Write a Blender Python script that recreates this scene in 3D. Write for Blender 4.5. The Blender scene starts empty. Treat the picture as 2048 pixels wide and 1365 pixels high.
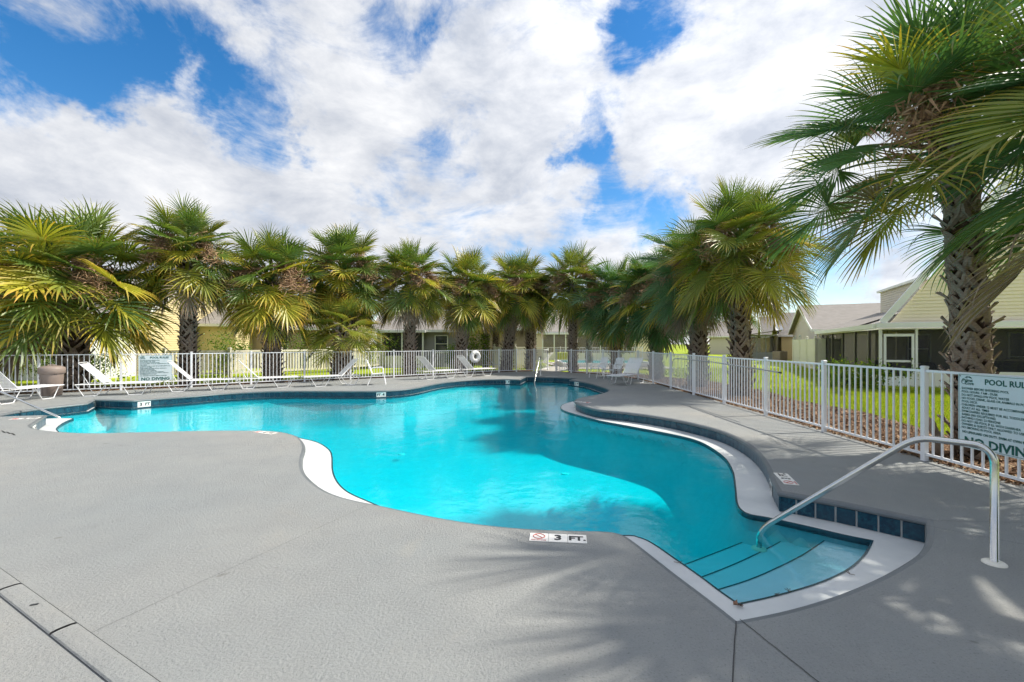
import bpy, math, random
import numpy as np
from mathutils import Vector, Matrix
from mathutils.geometry import tessellate_polygon

random.seed(7)
rs = np.random.RandomState(7)
SC = bpy.context.scene
COL = SC.collection
PI = math.pi
rad = math.radians

# ------------------------------------------------------------------ camera
EYE, F = 1.54, 910.0          # eye height, focal length in photo pixels (16 mm lens)
cam = bpy.data.cameras.new('camera')
cam.lens = 16.0
cam.sensor_width = 36.0
cam.shift_y = 0.0022
cam.clip_start = 0.05
cam.clip_end = 1500
camo = bpy.data.objects.new('camera', cam)
camo.location = (0, 0, EYE)
camo.rotation_euler = (rad(90), 0, 0)
COL.objects.link(camo)
SC.camera = camo

# ------------------------------------------------------------------ light
SUN = Vector((1.12, 0.21, 1.18)).normalized()      # direction towards the sun
sun = bpy.data.lights.new('sun', 'SUN')
sun.energy = 4.9
sun.angle = rad(0.75)
sun.color = (1.0, 0.94, 0.83)
suno = bpy.data.objects.new('sun', sun)
suno.rotation_euler = SUN.to_track_quat('Z', 'Y').to_euler()
COL.objects.link(suno)

SC.view_settings.view_transform = 'Standard'
SC.view_settings.look = 'None'
SC.view_settings.exposure = 0.36
SC.view_settings.gamma = 1
SC.view_settings.use_curve_mapping = False
SC.cycles.use_adaptive_sampling = True; SC.cycles.adaptive_threshold = 0.03; SC.cycles.max_bounces = 6; SC.cycles.diffuse_bounces = 2; SC.cycles.glossy_bounces = 3; SC.cycles.transparent_max_bounces = 16

W = bpy.data.worlds.new('World')
SC.world = W
W.use_nodes = True
nt = W.node_tree
nt.nodes.clear()
def wn(t, **k):
    n = nt.nodes.new(t)
    for a, b in k.items():
        setattr(n, a, b)
    return n
def wl(a, b): nt.links.new(a, b)
def wmath(op, a, b=None, c=None, clamp=False):
    n = wn('ShaderNodeMath', operation=op)
    n.use_clamp = clamp
    for i, v in enumerate((a, b, c)):
        if v is None: continue
        if isinstance(v, (int, float)): n.inputs[i].default_value = v
        else: wl(v, n.inputs[i])
    return n.outputs[0]
tc = wn('ShaderNodeTexCoord')
DIR = tc.outputs['Generated']
sky = wn('ShaderNodeTexSky', sky_type='NISHITA')
sky.sun_disc = False
sky.sun_elevation = math.asin(SUN.z)
sky.sun_rotation = math.atan2(SUN.x, SUN.y)
sky.air_density = 1.0; sky.dust_density = 0.3; sky.ozone_density = 2.2
hs = wn('ShaderNodeHueSaturation')
hs.inputs['Saturation'].default_value = 1.38
hs.inputs['Value'].default_value = 1.3
wl(sky.outputs[0], hs.inputs['Color'])
bg1 = wn('ShaderNodeBackground'); bg1.inputs[1].default_value = 0.105
wl(hs.outputs[0], bg1.inputs[0])
sep = wn('ShaderNodeSeparateXYZ'); wl(DIR, sep.inputs[0])
zc = wmath('MAXIMUM', sep.outputs[2], 0.0)
den = wmath('ADD', zc, 0.22)
cx = wmath('DIVIDE', sep.outputs[0], den)
cy = wmath('DIVIDE', sep.outputs[1], den)
comb = wn('ShaderNodeCombineXYZ'); wl(cx, comb.inputs[0]); wl(cy, comb.inputs[1])
def wnoise(scale, detail, rough, off=(0, 0, 0), dist=0.0):
    m = wn('ShaderNodeMapping'); wl(DIR, m.inputs[0]); m.inputs['Scale'].default_value = (1, 1, 1.9)
    m.inputs['Location'].default_value = off
    n = wn('ShaderNodeTexNoise')
    n.inputs['Scale'].default_value = scale
    n.inputs['Detail'].default_value = detail
    n.inputs['Roughness'].default_value = rough
    n.inputs['Distortion'].default_value = dist
    wl(m.outputs[0], n.inputs['Vector'])
    return n.outputs['Fac']
def skydir(px, py):
    return Vector((px - 1024, F, 687 - py)).normalized()
cov = wmath('MULTIPLY_ADD', wnoise(4.6, 10, 0.66, (3.1, 1.7, 0), 0.5), 3.4, -0.92)
cov2 = wnoise(11.0, 6, 0.6, (0, 4, 0), 0.3)
cov = wmath('MULTIPLY_ADD', cov2, 0.62, cov)
BLOBS = [  # blue gaps (negative) and cloud banks (positive): position seen from the pool, half width in degrees, weight
    (40, 45, 9.5, -.33), (130, 20, 8, -.2), (150, 100, 6, -.30), (260, 110, 7, -.42), (330, 130, 5, -.25), (20, 130, 6, -.30), (440, 165, 3.5, -.30),
    (400, 285, 5, -.30), (480, 265, 6, -.48), (545, 280, 4, -.30), (410, 240, 4, -.2), (590, 190, 4, -.2),
    (745, 40, 6, -.42), (800, 35, 5, -.28), (880, 10, 4, -.2), (225, 160, 4, -.25),
    (1280, 70, 5, -.42), (1325, 15, 5, -.35), (1250, 95, 4, -.3), (1230, 190, 4, -.25), (1420, 20, 5, -.22),
    (1170, 320, 3.5, -.40), (1190, 380, 4.2, -.42), (1240, 430, 5, -.40), (1300, 400, 5, -.32), (1200, 240, 3.5, -.25), (1330, 460, 5, -.3), (1150, 470, 4, -.22),
    (760, 370, 3.5, -.25), (880, 300, 3, -.22), (840, 400, 3, -.2), (690, 290, 3, -.18), (1640, 590, 5, -.25), (1600, 520, 4, -.1),
    (1100, 480, 4, -.2), (960, 480, 3, -.15),
    (250, 30, 3, .18), (120, 190, 8, .25), (60, 330, 12, .3), (320, 270, 6, .2), (560, 90, 13, .32), (900, 200, 10, .28), (1080, 120, 8, .3),
    (1400, 250, 13, .42), (1620, 150, 14, .4), (300, 400, 12, .3), (600, 380, 8, .25), (1050, 380, 6, .25), (700, 200, 6, .18), (1245, 405, 1.6, .22)]
wv = wn('ShaderNodeTexNoise'); wv.inputs['Scale'].default_value = 5.5; wv.inputs['Detail'].default_value = 6; wv.inputs['Roughness'].default_value = .62; wl(DIR, wv.inputs['Vector'])
wsub = wn('ShaderNodeVectorMath', operation='SUBTRACT'); wl(wv.outputs['Color'], wsub.inputs[0]); wsub.inputs[1].default_value = (.5, .5, .5)
wmad = wn('ShaderNodeVectorMath', operation='MULTIPLY_ADD'); wl(wsub.outputs[0], wmad.inputs[0]); wmad.inputs[1].default_value = (.34, .34, .22); wl(DIR, wmad.inputs[2])
wnor = wn('ShaderNodeVectorMath', operation='NORMALIZE'); wl(wmad.outputs[0], wnor.inputs[0]); WDIR = wnor.outputs[0]
for (bx_, by_, w_, wt) in BLOBS:
    d = skydir(bx_, by_)
    dp = wn('ShaderNodeVectorMath', operation='DOT_PRODUCT')
    wl(WDIR, dp.inputs[0]); dp.inputs[1].default_value = d
    mr = wn('ShaderNodeMapRange', interpolation_type='SMOOTHSTEP')
    mr.inputs[1].default_value = math.cos(rad(w_ * (1.12 if wt < 0 else 1.55))); mr.inputs[2].default_value = 1.0
    mr.inputs[3].default_value = 0.0; mr.inputs[4].default_value = wt * (1.32 if wt < 0 else 1.0)
    wl(dp.outputs['Value'], mr.inputs[0])
    cov = wmath('ADD', cov, mr.outputs[0])
mk = wn('ShaderNodeMapRange', interpolation_type='SMOOTHSTEP')
mk.inputs[1].default_value = 0.30; mk.inputs[2].default_value = 1.45
mk.inputs[3].default_value = 0.0; mk.inputs[4].default_value = 1.0
wl(cov, mk.inputs[0])
# cloud brightness: thick parts greyer below, brighter towards the sun
den2 = wn('ShaderNodeMapRange'); den2.inputs[1].default_value = 0.32; den2.inputs[2].default_value = 0.68
wl(wnoise(6, 8, 0.62, (9, 2, 3), 0.2), den2.inputs[0])
sd = wn('ShaderNodeVectorMath', operation='DOT_PRODUCT'); wl(DIR, sd.inputs[0]); sd.inputs[1].default_value = SUN
sunb = wn('ShaderNodeMapRange', interpolation_type='SMOOTHSTEP')
sunb.inputs[1].default_value = 0.1; sunb.inputs[2].default_value = 0.95; sunb.inputs[3].default_value = 0.0; sunb.inputs[4].default_value = 0.28
wl(sd.outputs['Value'], sunb.inputs[0])
ccol = wn('ShaderNodeMix', data_type='RGBA')
wl(den2.outputs[0], ccol.inputs[0])
ccol.inputs[6].default_value = (0.44, 0.475, 0.545, 1)
ccol.inputs[7].default_value = (0.80, 0.805, 0.82, 1)
bright = wmath('ADD', sunb.outputs[0], 0.98)
bg2 = wn('ShaderNodeBackground'); wl(ccol.outputs[2], bg2.inputs[0]); wl(bright, bg2.inputs[1])
mx = wn('ShaderNodeMixShader'); wl(mk.outputs[0], mx.inputs[0]); wl(bg1.outputs[0], mx.inputs[1]); wl(bg2.outputs[0], mx.inputs[2])
wo = wn('ShaderNodeOutputWorld'); wl(mx.outputs[0], wo.inputs[0])

# ------------------------------------------------------------------ materials
class NT:
    def __init__(s, name):
        s.m = bpy.data.materials.new(name); s.m.use_nodes = True
        s.t = s.m.node_tree; s.t.nodes.clear()
        s.out = s.n('ShaderNodeOutputMaterial')
    def n(s, t, **k):
        n = s.t.nodes.new(t)
        for a, b in k.items(): setattr(n, a, b)
        return n
    def l(s, a, b): s.t.links.new(a, b)
    def coord(s, which='Object'):
        return s.n('ShaderNodeTexCoord').outputs[which]
    def noise(s, scale, detail=4, rough=.55, vec=None, dist=0., stretch=None):
        n = s.n('ShaderNodeTexNoise')
        n.inputs['Scale'].default_value = scale; n.inputs['Detail'].default_value = detail
        n.inputs['Roughness'].default_value = rough; n.inputs['Distortion'].default_value = dist
        v = vec or s.coord()
        if stretch:
            mp = s.n('ShaderNodeMapping'); mp.inputs['Scale'].default_value = stretch
            s.l(v, mp.inputs[0]); v = mp.outputs[0]
        s.l(v, n.inputs['Vector'])
        return n.outputs['Fac']
    def ramp(s, fac, stops):
        r = s.n('ShaderNodeValToRGB'); s.l(fac, r.inputs[0])
        e = r.color_ramp.elements
        while len(e) < len(stops): e.new(0.5)
        for i, (p, c) in enumerate(stops):
            e[i].position = p; e[i].color = (*c, 1) if len(c) == 3 else c
        return r.outputs[0]
    def mix(s, fac, a, b, mode='MIX'):
        m = s.n('ShaderNodeMix', data_type='RGBA', blend_type=mode)
        for i, v in ((0, fac), (6, a), (7, b)):
            if isinstance(v, (int, float)): m.inputs[i].default_value = v
            elif isinstance(v, tuple): m.inputs[i].default_value = (*v, 1)
            else: s.l(v, m.inputs[i])
        return m.outputs[2]
    def bump(s, h, strength=.3, dist=.01):
        b = s.n('ShaderNodeBump'); b.inputs['Strength'].default_value = strength
        b.inputs['Distance'].default_value = dist; s.l(h, b.inputs['Height'])
        return b.outputs[0]
    def math(s, op, a, b=0.0, clamp=False):
        m = s.n('ShaderNodeMath', operation=op); m.use_clamp = clamp
        for i, v in enumerate((a, b)):
            if isinstance(v, (int, float)): m.inputs[i].default_value = v
            else: s.l(v, m.inputs[i])
        return m.outputs[0]
    def maprange(s, v, a, b, c=0., d=1.):
        m = s.n('ShaderNodeMapRange'); m.inputs[1].default_value = a; m.inputs[2].default_value = b
        m.inputs[3].default_value = c; m.inputs[4].default_value = d; s.l(v, m.inputs[0]); return m.outputs[0]
    def pbr(s, col, rough=.6, metal=0., normal=None, spec=.5):
        p = s.n('ShaderNodeBsdfPrincipled')
        if isinstance(col, tuple): p.inputs['Base Color'].default_value = (*col, 1)
        else: s.l(col, p.inputs['Base Color'])
        if isinstance(rough, (int, float)): p.inputs['Roughness'].default_value = rough
        else: s.l(rough, p.inputs['Roughness'])
        p.inputs['Metallic'].default_value = metal
        p.inputs['Specular IOR Level'].default_value = spec
        if normal: s.l(normal, p.inputs['Normal'])
        return p.outputs[0]
    def done(s, sh): s.l(sh, s.out.inputs[0]); return s.m

M = {}
def simple(name, col, rough=.5, metal=0., var=.12, scale=6, bump=.0, bscale=60, spec=.5):
    a = NT(name)
    n = a.noise(scale, 5)
    c = a.mix(n, tuple(max(0, x * (1 - var)) for x in col), tuple(min(1, x * (1 + var)) for x in col))
    nm = a.bump(a.noise(bscale, 4), bump, .004) if bump else None
    M[name] = a.done(a.pbr(c, rough, metal, nm, spec)); return M[name]

# painted textured pool deck
a = NT('deck_paint')
big = a.noise(.32, 5, .6); mid = a.noise(2.1, 6, .65); fine = a.noise(75, 3, .7); sp = a.noise(210, 2, .6)
c = a.ramp(big, [(.3, (.252, .272, .276)), (.55, (.298, .305, .296)), (.72, (.345, .332, .30))])
c = a.mix(a.maprange(mid, .35, .75, 0, .4), c, (.20, .205, .205))
c = a.mix(a.maprange(fine, .50, .75, 0, .5), c, (.33, .335, .33))
c = a.mix(a.maprange(fine, .30, .42, .55, 0), c, (.085, .09, .095))
c = a.mix(a.maprange(a.noise(.9, 7, .7, dist=.8), .58, .74, 0, .35), c, (.37, .345, .295))
c = a.mix(a.maprange(a.noise(.55, 8, .72, dist=1.5), .60, .70, 0, .28), c, (.17, .175, .175))
c = a.mix(a.maprange(a.noise(6.5, 2, .4), .74, .77, 0, .5), c, (.14, .135, .125))
h = a.math('ADD', a.math('MULTIPLY', a.noise(48, 4, .7), 1.0), a.math('MULTIPLY', sp, .35))
M['deck'] = a.done(a.pbr(c, .62, 0, a.bump(h, .9, .014), .35))
# coping, the same paint but smoother
a = NT('coping_paint')
c = a.ramp(a.noise(1.5, 6, .6), [(.3, (.115, .13, .14)), (.7, (.17, .182, .19))])
c = a.mix(a.maprange(a.noise(9, 5, .7), .55, .75, 0, .4), c, (.25, .25, .24))
M['coping'] = a.done(a.pbr(c, .5, 0, a.bump(a.noise(55, 4), .4, .003)))
simple('grout', (.42, .43, .42), .8, var=.25, scale=15)
# white plaster with faint staining
a = NT('pool_plaster')
c = a.ramp(a.noise(1.3, 7, .65), [(.25, (.50, .53, .54)), (.55, (.66, .68, .68)), (.8, (.72, .72, .70))])
c = a.mix(a.maprange(a.noise(14, 6, .7), .5, .8, 0, .35), c, (.6, .62, .6))
M['plaster'] = a.done(a.pbr(c, .45, 0, a.bump(a.noise(40, 5), .15, .003)))
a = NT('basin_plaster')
c = a.ramp(a.math('ADD', a.math('MULTIPLY', a.noise(2.6, 6, .7, dist=1.2), .55), a.math('MULTIPLY', a.noise(11, 4, .6, dist=2.0), .45)), [(.3, (.33, .54, .62)), (.7, (.46, .67, .74))])  # mottling imitates caustic ripple light, painted into the plaster colour
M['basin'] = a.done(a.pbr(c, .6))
simple('step_plaster', (.72, .74, .86), .6, var=.06, scale=3)
# glazed blue tile, each a little different
a = NT('glazed_tile')
oi = a.n('ShaderNodeObjectInfo')
vec = a.n('ShaderNodeVectorMath', operation='ADD'); a.l(a.coord(), vec.inputs[0]); a.l(oi.outputs['Random'], vec.inputs[1])
vm = a.n('ShaderNodeVectorMath', operation='MULTIPLY_ADD'); a.l(oi.outputs['Location'], vm.inputs[0]); vm.inputs[1].default_value = (3, 3, 3); a.l(a.coord(), vm.inputs[2])
n = a.noise(18, 6, .7, vec=vm.outputs[0], dist=1.2)
c = a.ramp(n, [(.30, (.003, .012, .03)), (.48, (.005, .038, .07)), (.60, (.010, .08, .115)), (.75, (.04, .15, .175))])
c = a.mix(a.maprange(oi.outputs['Random'], 0, 1, 0, .3), c, (.06, .11, .14))
M['tile'] = a.done(a.pbr(c, .28, 0, a.bump(n, .1, .002), .32))
simple('dark_trim', (.012, .06, .085), .25, var=.4, scale=20)
# water
a = NT('pool_water')
tcw = a.coord()
n1 = a.noise(1.6, 3, .5, vec=tcw, dist=.4); n2 = a.noise(9, 3, .55, vec=tcw, dist=.3)
hh = a.math('ADD', a.math('MULTIPLY', n1, 1.0), a.math('MULTIPLY', n2, .26))
nm = a.bump(hh, .22, .05)
gl = a.n('ShaderNodeBsdfGlossy'); gl.inputs['Roughness'].default_value = .015; a.l(nm, gl.inputs['Normal'])
tr = a.n('ShaderNodeBsdfTransparent'); tr.inputs[0].default_value = (.97, .99, 1, 1)
fr = a.n('ShaderNodeFresnel'); fr.inputs[0].default_value = 1.34; a.l(nm, fr.inputs['Normal'])
ms = a.n('ShaderNodeMixShader'); a.l(fr.outputs[0], ms.inputs[0]); a.l(tr.outputs[0], ms.inputs[1]); a.l(gl.outputs[0], ms.inputs[2])
va = a.n('ShaderNodeVolumeAbsorption'); va.inputs[0].default_value = (0.0, .9945, .9985, 1); va.inputs[1].default_value = 3.0
a.l(va.outputs[0], a.out.inputs[1])
M['water'] = a.done(ms.outputs[0])
# grass and ground
a = NT('lawn')
c = a.ramp(a.noise(.35, 6, .65), [(.3, (.20, .29, .012)), (.5, (.31, .39, .015)), (.72, (.40, .44, .02))])
c = a.mix(a.maprange(a.noise(35, 4, .7), .4, .8, 0, .6), c, (.16, .23, .01))
M['lawn'] = a.done(a.pbr(c, .8, 0, a.bump(a.noise(45, 5, .7), .7, .03), .2))
a = NT('grass_blade')
oi = a.n('ShaderNodeNewGeometry')
c = a.ramp(oi.outputs['Random Per Island'], [(0, (.20, .30, .015)), (.5, (.32, .42, .018)), (.9, (.44, .46, .03)), (1, (.42, .34, .09))])
d = a.pbr(c, .6, 0, None, .25); tl = a.n('ShaderNodeBsdfTranslucent'); a.l(c, tl.inputs[0])
ms = a.n('ShaderNodeMixShader'); ms.inputs[0].default_value = .4; a.l(d, ms.inputs[1]); a.l(tl.outputs[0], ms.inputs[2])
M['blade'] = a.done(ms.outputs[0])
a = NT('mulch_soil')
c = a.ramp(a.noise(22, 6, .75), [(.3, (.045, .028, .02)), (.5, (.14, .085, .055)), (.7, (.27, .18, .12))])
M['mulch'] = a.done(a.pbr(c, .9, 0, a.bump(a.noise(30, 6, .7), .9, .03), .1))
a = NT('mulch_chip')
g = a.n('ShaderNodeNewGeometry')
c = a.ramp(g.outputs['Random Per Island'], [(0, (.06, .035, .022)), (.35, (.20, .11, .06)), (.7, (.36, .22, .13)), (1, (.46, .34, .22))])
M['chip'] = a.done(a.pbr(c, .85, 0, None, .15))
simple('leaf_litter', (.16, .10, .05), .85, var=.6, scale=30)
simple('concrete_path', (.42, .40, .36), .85, var=.2, scale=3, bump=.3)
# white coatings
simple('fence_white', (.80, .81, .83), .32, var=.04, scale=8)
a = NT('vinyl_fence')
gz = a.n('ShaderNodeSeparateXYZ'); a.l(a.coord(), gz.inputs[0])
dirt = a.math('MULTIPLY', a.maprange(gz.outputs[2], .35, 0, 0, 1), a.noise(5, 5, .7), True)
c = a.mix(dirt, a.mix(a.noise(3, 5), (.66, .62, .50), (.80, .78, .68)), (.45, .33, .14))
M['vinyl'] = a.done(a.pbr(c, .5))
simple('chair_white', (.82, .82, .82), .35, var=.03, scale=10)
simple('strap_white', (.80, .80, .81), .45, var=.06, scale=10)
simple('steel', (.62, .62, .60), .22, 1.0, var=.08, scale=20)
simple('pole_metal', (.55, .56, .58), .35, 0.6, var=.08, scale=20)
simple('plate_cream', (.78, .75, .66), .45, var=.06)
simple('black_plastic', (.02, .02, .022), .4)
simple('bin_plastic', (.26, .205, .175), .5, var=.10, scale=4, bump=.2)
simple('ring_white', (.78, .79, .80), .45, var=.05, scale=9)
simple('rope', (.7, .66, .55), .8)
simple('marker_tile', (.80, .78, .74), .35, var=.08, scale=14)
simple('marker_ink', (.02, .02, .02), .5)
simple('marker_red', (.55, .12, .10), .5)
simple('sign_face', (.62, .72, .75), .35, var=.03)
simple('sign_green', (.005, .095, .075), .45)
# palms
def frondmat(name, base, alt, tip, tipstart, tipmax, transl=.28):
    a = NT(name)
    at = a.n('ShaderNodeAttribute', attribute_name='along')
    oi = a.n('ShaderNodeObjectInfo')
    seg = a.n('ShaderNodeAttribute', attribute_name='seg')
    c = a.mix(oi.outputs['Random'], base, alt)
    c = a.mix(a.math('MULTIPLY', seg.outputs['Fac'], .45), c, tuple(x * 1.55 for x in alt))
    tf = a.math('MULTIPLY', a.maprange(at.outputs['Fac'], tipstart, 1.0, 0, tipmax), a.math('ADD', seg.outputs['Fac'], a.math('MULTIPLY', oi.outputs['Random'], .6)), True)
    c = a.mix(tf, c, tip)
    d = a.pbr(c, .42, 0, None, .5)
    t = a.n('ShaderNodeBsdfTranslucent'); a.l(a.mix(1.0, c, (1.25, 1.25, .55), 'MULTIPLY'), t.inputs[0])
    s = a.n('ShaderNodeMixShader'); s.inputs[0].default_value = transl
    a.l(d, s.inputs[1]); a.l(t.outputs[0], s.inputs[2])
    M[name] = a.done(s.outputs[0])
frondmat('frond_green', (.062, .125, .030), (.15, .215, .04), (.36, .27, .05), .6, .7)
frondmat('frond_mid', (.11, .15, .025), (.25, .27, .04), (.48, .29, .05), .5, .85)
frondmat('frond_yellow', (.22, .25, .025), (.44, .40, .045), (.62, .35, .06), .45, .95)
frondmat('frond_dark', (.042, .115, .048), (.085, .175, .055), (.30, .20, .05), .7, .6)
frondmat('frond_dead', (.15, .11, .08), (.28, .22, .165), (.26, .19, .14), .3, .8, .15)
a = NT('palm_boot')
oi = a.n('ShaderNodeObjectInfo'); g = a.n('ShaderNodeNewGeometry')
rnd = a.math('ADD', oi.outputs['Random'], g.outputs['Random Per Island']); rnd = a.math('MULTIPLY', rnd, .5)
fib = a.noise(14, 6, .7, stretch=(1, 1, 5))
c = a.ramp(fib, [(.3, (.13, .10, .08)), (.5, (.29, .235, .19)), (.72, (.46, .39, .33))])
c = a.mix(a.maprange(rnd, .2, .8, .0, .4), c, (.20, .135, .09))
M['boot'] = a.done(a.pbr(c, .85, 0, a.bump(fib, .5, .01), .2))
a = NT('palm_trunk')
c = a.ramp(a.noise(9, 6, .7), [(.3, (.03, .02, .014)), (.7, (.12, .08, .055))])
M['trunk'] = a.done(a.pbr(c, .95, 0, a.bump(a.noise(20, 5), .8, .03), .1))
simple('seed_stalk', (.33, .20, .115), .85, var=.5, scale=25)
a = NT('shrub_leaf')
g = a.n('ShaderNodeNewGeometry')
oi = a.n('ShaderNodeObjectInfo')
c = a.ramp(g.outputs['Random Per Island'], [(0, (.05, .12, .015)), (.5, (.13, .24, .02)), (1, (.30, .36, .03))])
d = a.pbr(c, .5, 0, None, .4); t = a.n('ShaderNodeBsdfTranslucent'); a.l(c, t.inputs[0])
s = a.n('ShaderNodeMixShader'); s.inputs[0].default_value = .35; a.l(d, s.inputs[1]); a.l(t.outputs[0], s.inputs[2])
M['shrub'] = a.done(s.outputs[0])
simple('stem', (.12, .085, .05), .9, var=.3, scale=12)
# houses
for nme, col in (('siding_cream', (.86, .74, .55)), ('siding_tan', (.62, .55, .47)), ('siding_grey', (.30, .29, .29)), ('siding_butter', (.64, .53, .29)), ('siding_brown', (.36, .28, .20))):
    simple(nme, col, .6, var=.06, scale=1.5)
simple('trim_white', (.78, .78, .76), .45, var=.04)
simple('kick_panel', (.76, .74, .66), .5, var=.05, scale=3)
simple('bronze_frame', (.16, .14, .12), .5, .2)
a = NT('shingles')
br = a.n('ShaderNodeTexBrick'); br.inputs['Scale'].default_value = 3.2
br.inputs['Color1'].default_value = (.22, .20, .18, 1); br.inputs['Color2'].default_value = (.30, .275, .25, 1)
br.inputs['Mortar'].default_value = (.12, .10, .09, 1); br.inputs['Mortar Size'].default_value = .02
br.inputs['Brick Width'].default_value = .8; br.inputs['Row Height'].default_value = .45; br.offset = .5
a.l(a.coord(), br.inputs['Vector'])
c = a.mix(a.noise(2.5, 5, .7), br.outputs[0], (.33, .31, .285)); c = a.mix(.35, c, br.outputs[0])
M['shingle'] = a.done(a.pbr(c, .9, 0, a.bump(a.noise(30, 4), .5, .01), .2))
a = NT('insect_screen')
d = a.n('ShaderNodeBsdfDiffuse'); d.inputs[0].default_value = (.05, .05, .055, 1)
t = a.n('ShaderNodeBsdfTransparent'); s = a.n('ShaderNodeMixShader'); s.inputs[0].default_value = .42
a.l(t.outputs[0], s.inputs[1]); a.l(d.outputs[0], s.inputs[2]); M['screen'] = a.done(s.outputs[0])
a = NT('window_glass')
M['glass'] = a.done(a.pbr((.03, .04, .05), .06, 0, None, .8))
simple('dark_interior', (.05, .045, .04), .8)
simple('terracotta', (.30, .16, .10), .8)
simple('wood_box', (.30, .24, .18), .7, var=.3, scale=7)

# ------------------------------------------------------------------ mesh helpers
class MB:
    def __init__(s): s.v = []; s.f = []
    def add(s, vs, fs):
        b = len(s.v); s.v += [tuple(v) for v in vs]; s.f += [tuple(i + b for i in f) for f in fs]; return s
    def quad(s, a, b, c, d): return s.add([a, b, c, d], [(0, 1, 2, 3)])
    def box(s, x0, x1, y0, y1, z0, z1):
        return s.add([(x0, y0, z0), (x1, y0, z0), (x1, y1, z0), (x0, y1, z0), (x0, y0, z1), (x1, y0, z1), (x1, y1, z1), (x0, y1, z1)],
                     [(0, 3, 2, 1), (4, 5, 6, 7), (0, 1, 5, 4), (1, 2, 6, 5), (2, 3, 7, 6), (3, 0, 4, 7)])
    def bbox(s, x0, x1, y0, y1, z0, z1, b=.004):          # box with chamfered vertical and top edges
        def ring(x0, x1, y0, y1, z): return [(x0 + b, y0, z), (x1 - b, y0, z), (x1, y0 + b, z), (x1, y1 - b, z), (x1 - b, y1, z), (x0 + b, y1, z), (x0, y1 - b, z), (x0, y0 + b, z)]
        vs = ring(x0, x1, y0, y1, z0) + ring(x0, x1, y0, y1, z1 - b) + ring(x0 + b, x1 - b, y0 + b, y1 - b, z1)
        fs = [tuple(range(7, -1, -1)), tuple(range(16, 24))]
        for k in (0, 8):
            for i in range(8): fs.append((k + i, k + (i + 1) % 8, k + 8 + (i + 1) % 8, k + 8 + i))
        return s.add(vs, fs)
    def bar(s, p, q, w, h):                                # rectangular bar between two points
        p, q = Vector(p), Vector(q); d = (q - p).normalized()
        up = Vector((0, 0, 1)) if abs(d.z) < .95 else Vector((1, 0, 0))
        sx = d.cross(up).normalized() * w / 2; sy = sx.cross(d).normalized() * h / 2
        vs = [p - sx - sy, p + sx - sy, p + sx + sy, p - sx + sy, q - sx - sy, q + sx - sy, q + sx + sy, q - sx + sy]
        return s.add(vs, [(0, 1, 2, 3), (7, 6, 5, 4), (0, 4, 5, 1), (1, 5, 6, 2), (2, 6, 7, 3), (3, 7, 4, 0)])
    def tube(s, pts, r, n=8, cap=True, closed=False):
        pts = [Vector(p) for p in pts]; N = len(pts); rr = r if isinstance(r, (list, tuple)) else [r] * N
        b = len(s.v); prev = None
        for i, p in enumerate(pts):
            if closed: d = (pts[(i + 1) % N] - pts[i - 1]).normalized()
            else: d = (pts[min(i + 1, N - 1)] - pts[max(i - 1, 0)]).normalized()
            if prev is None:
                up = Vector((0, 0, 1)) if abs(d.z) < .9 else Vector((1, 0, 0)); e = d.cross(up).normalized()
            else: e = (prev - d * prev.dot(d)).normalized()
            prev = e; g = d.cross(e)
            for k in range(n):
                t = 2 * PI * k / n; s.v.append(tuple(p + (e * math.cos(t) + g * math.sin(t)) * rr[i]))
        for i in range(N if closed else N - 1):
            i2 = (i + 1) % N
            for k in range(n): s.f.append((b + i * n + k, b + i2 * n + k, b + i2 * n + (k + 1) % n, b + i * n + (k + 1) % n))
        if cap and not closed:
            s.f.append(tuple(b + k for k in range(n))[::-1]); s.f.append(tuple(b + (N - 1) * n + k for k in range(n)))
        return s
    def lathe(s, prof, n=24, c=(0, 0, 0)):
        b = len(s.v)
        for (r, z) in prof:
            for k in range(n):
                t = 2 * PI * k / n; s.v.append((c[0] + r * math.cos(t), c[1] + r * math.sin(t), c[2] + z))
        for i in range(len(prof) - 1):
            for k in range(n): s.f.append((b + i * n + k, b + i * n + (k + 1) % n, b + (i + 1) * n + (k + 1) % n, b + (i + 1) * n + k))
        return s
    def mesh(s, name, mat, smooth=False):
        me = bpy.data.meshes.new(name); me.from_pydata(s.v, [], s.f); me.update()
        if mat: me.materials.append(M[mat])
        if smooth: me.polygons.foreach_set('use_smooth', [True] * len(me.polygons))
        return me
    def build(s, name, mat, parent=None, smooth=False, kind=None):
        return obj(name, s.mesh(name, mat, smooth), parent, kind)
def obj(name, me, parent=None, kind=None, loc=None, rot=None):
    o = bpy.data.objects.new(name, me); COL.objects.link(o)
    if parent: o.parent = parent
    if kind: o['kind'] = kind
    if loc: o.location = loc
    if rot: o.rotation_euler = rot
    return o
def thing(name, label, cat, loc=(0, 0, 0), rz=0, group=None):
    o = bpy.data.objects.new(name, None); COL.objects.link(o); o.empty_display_size = .2
    o.location = loc; o.rotation_euler = (0, 0, rz); return tag(o, label, cat, group)
def tag(o, label, cat, group=None):
    o['label'] = label; o['category'] = cat
    if group: o['group'] = group
    return o
def copy_tree(o, parent=None):
    c = o.copy(); COL.objects.link(c)
    if parent: c.parent = parent
    for ch in KIDS(o): copy_tree(ch, c)
    return c
def KIDS(o): return list(o.children)
def relabel(o, label): o['label'] = label; return o

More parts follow.
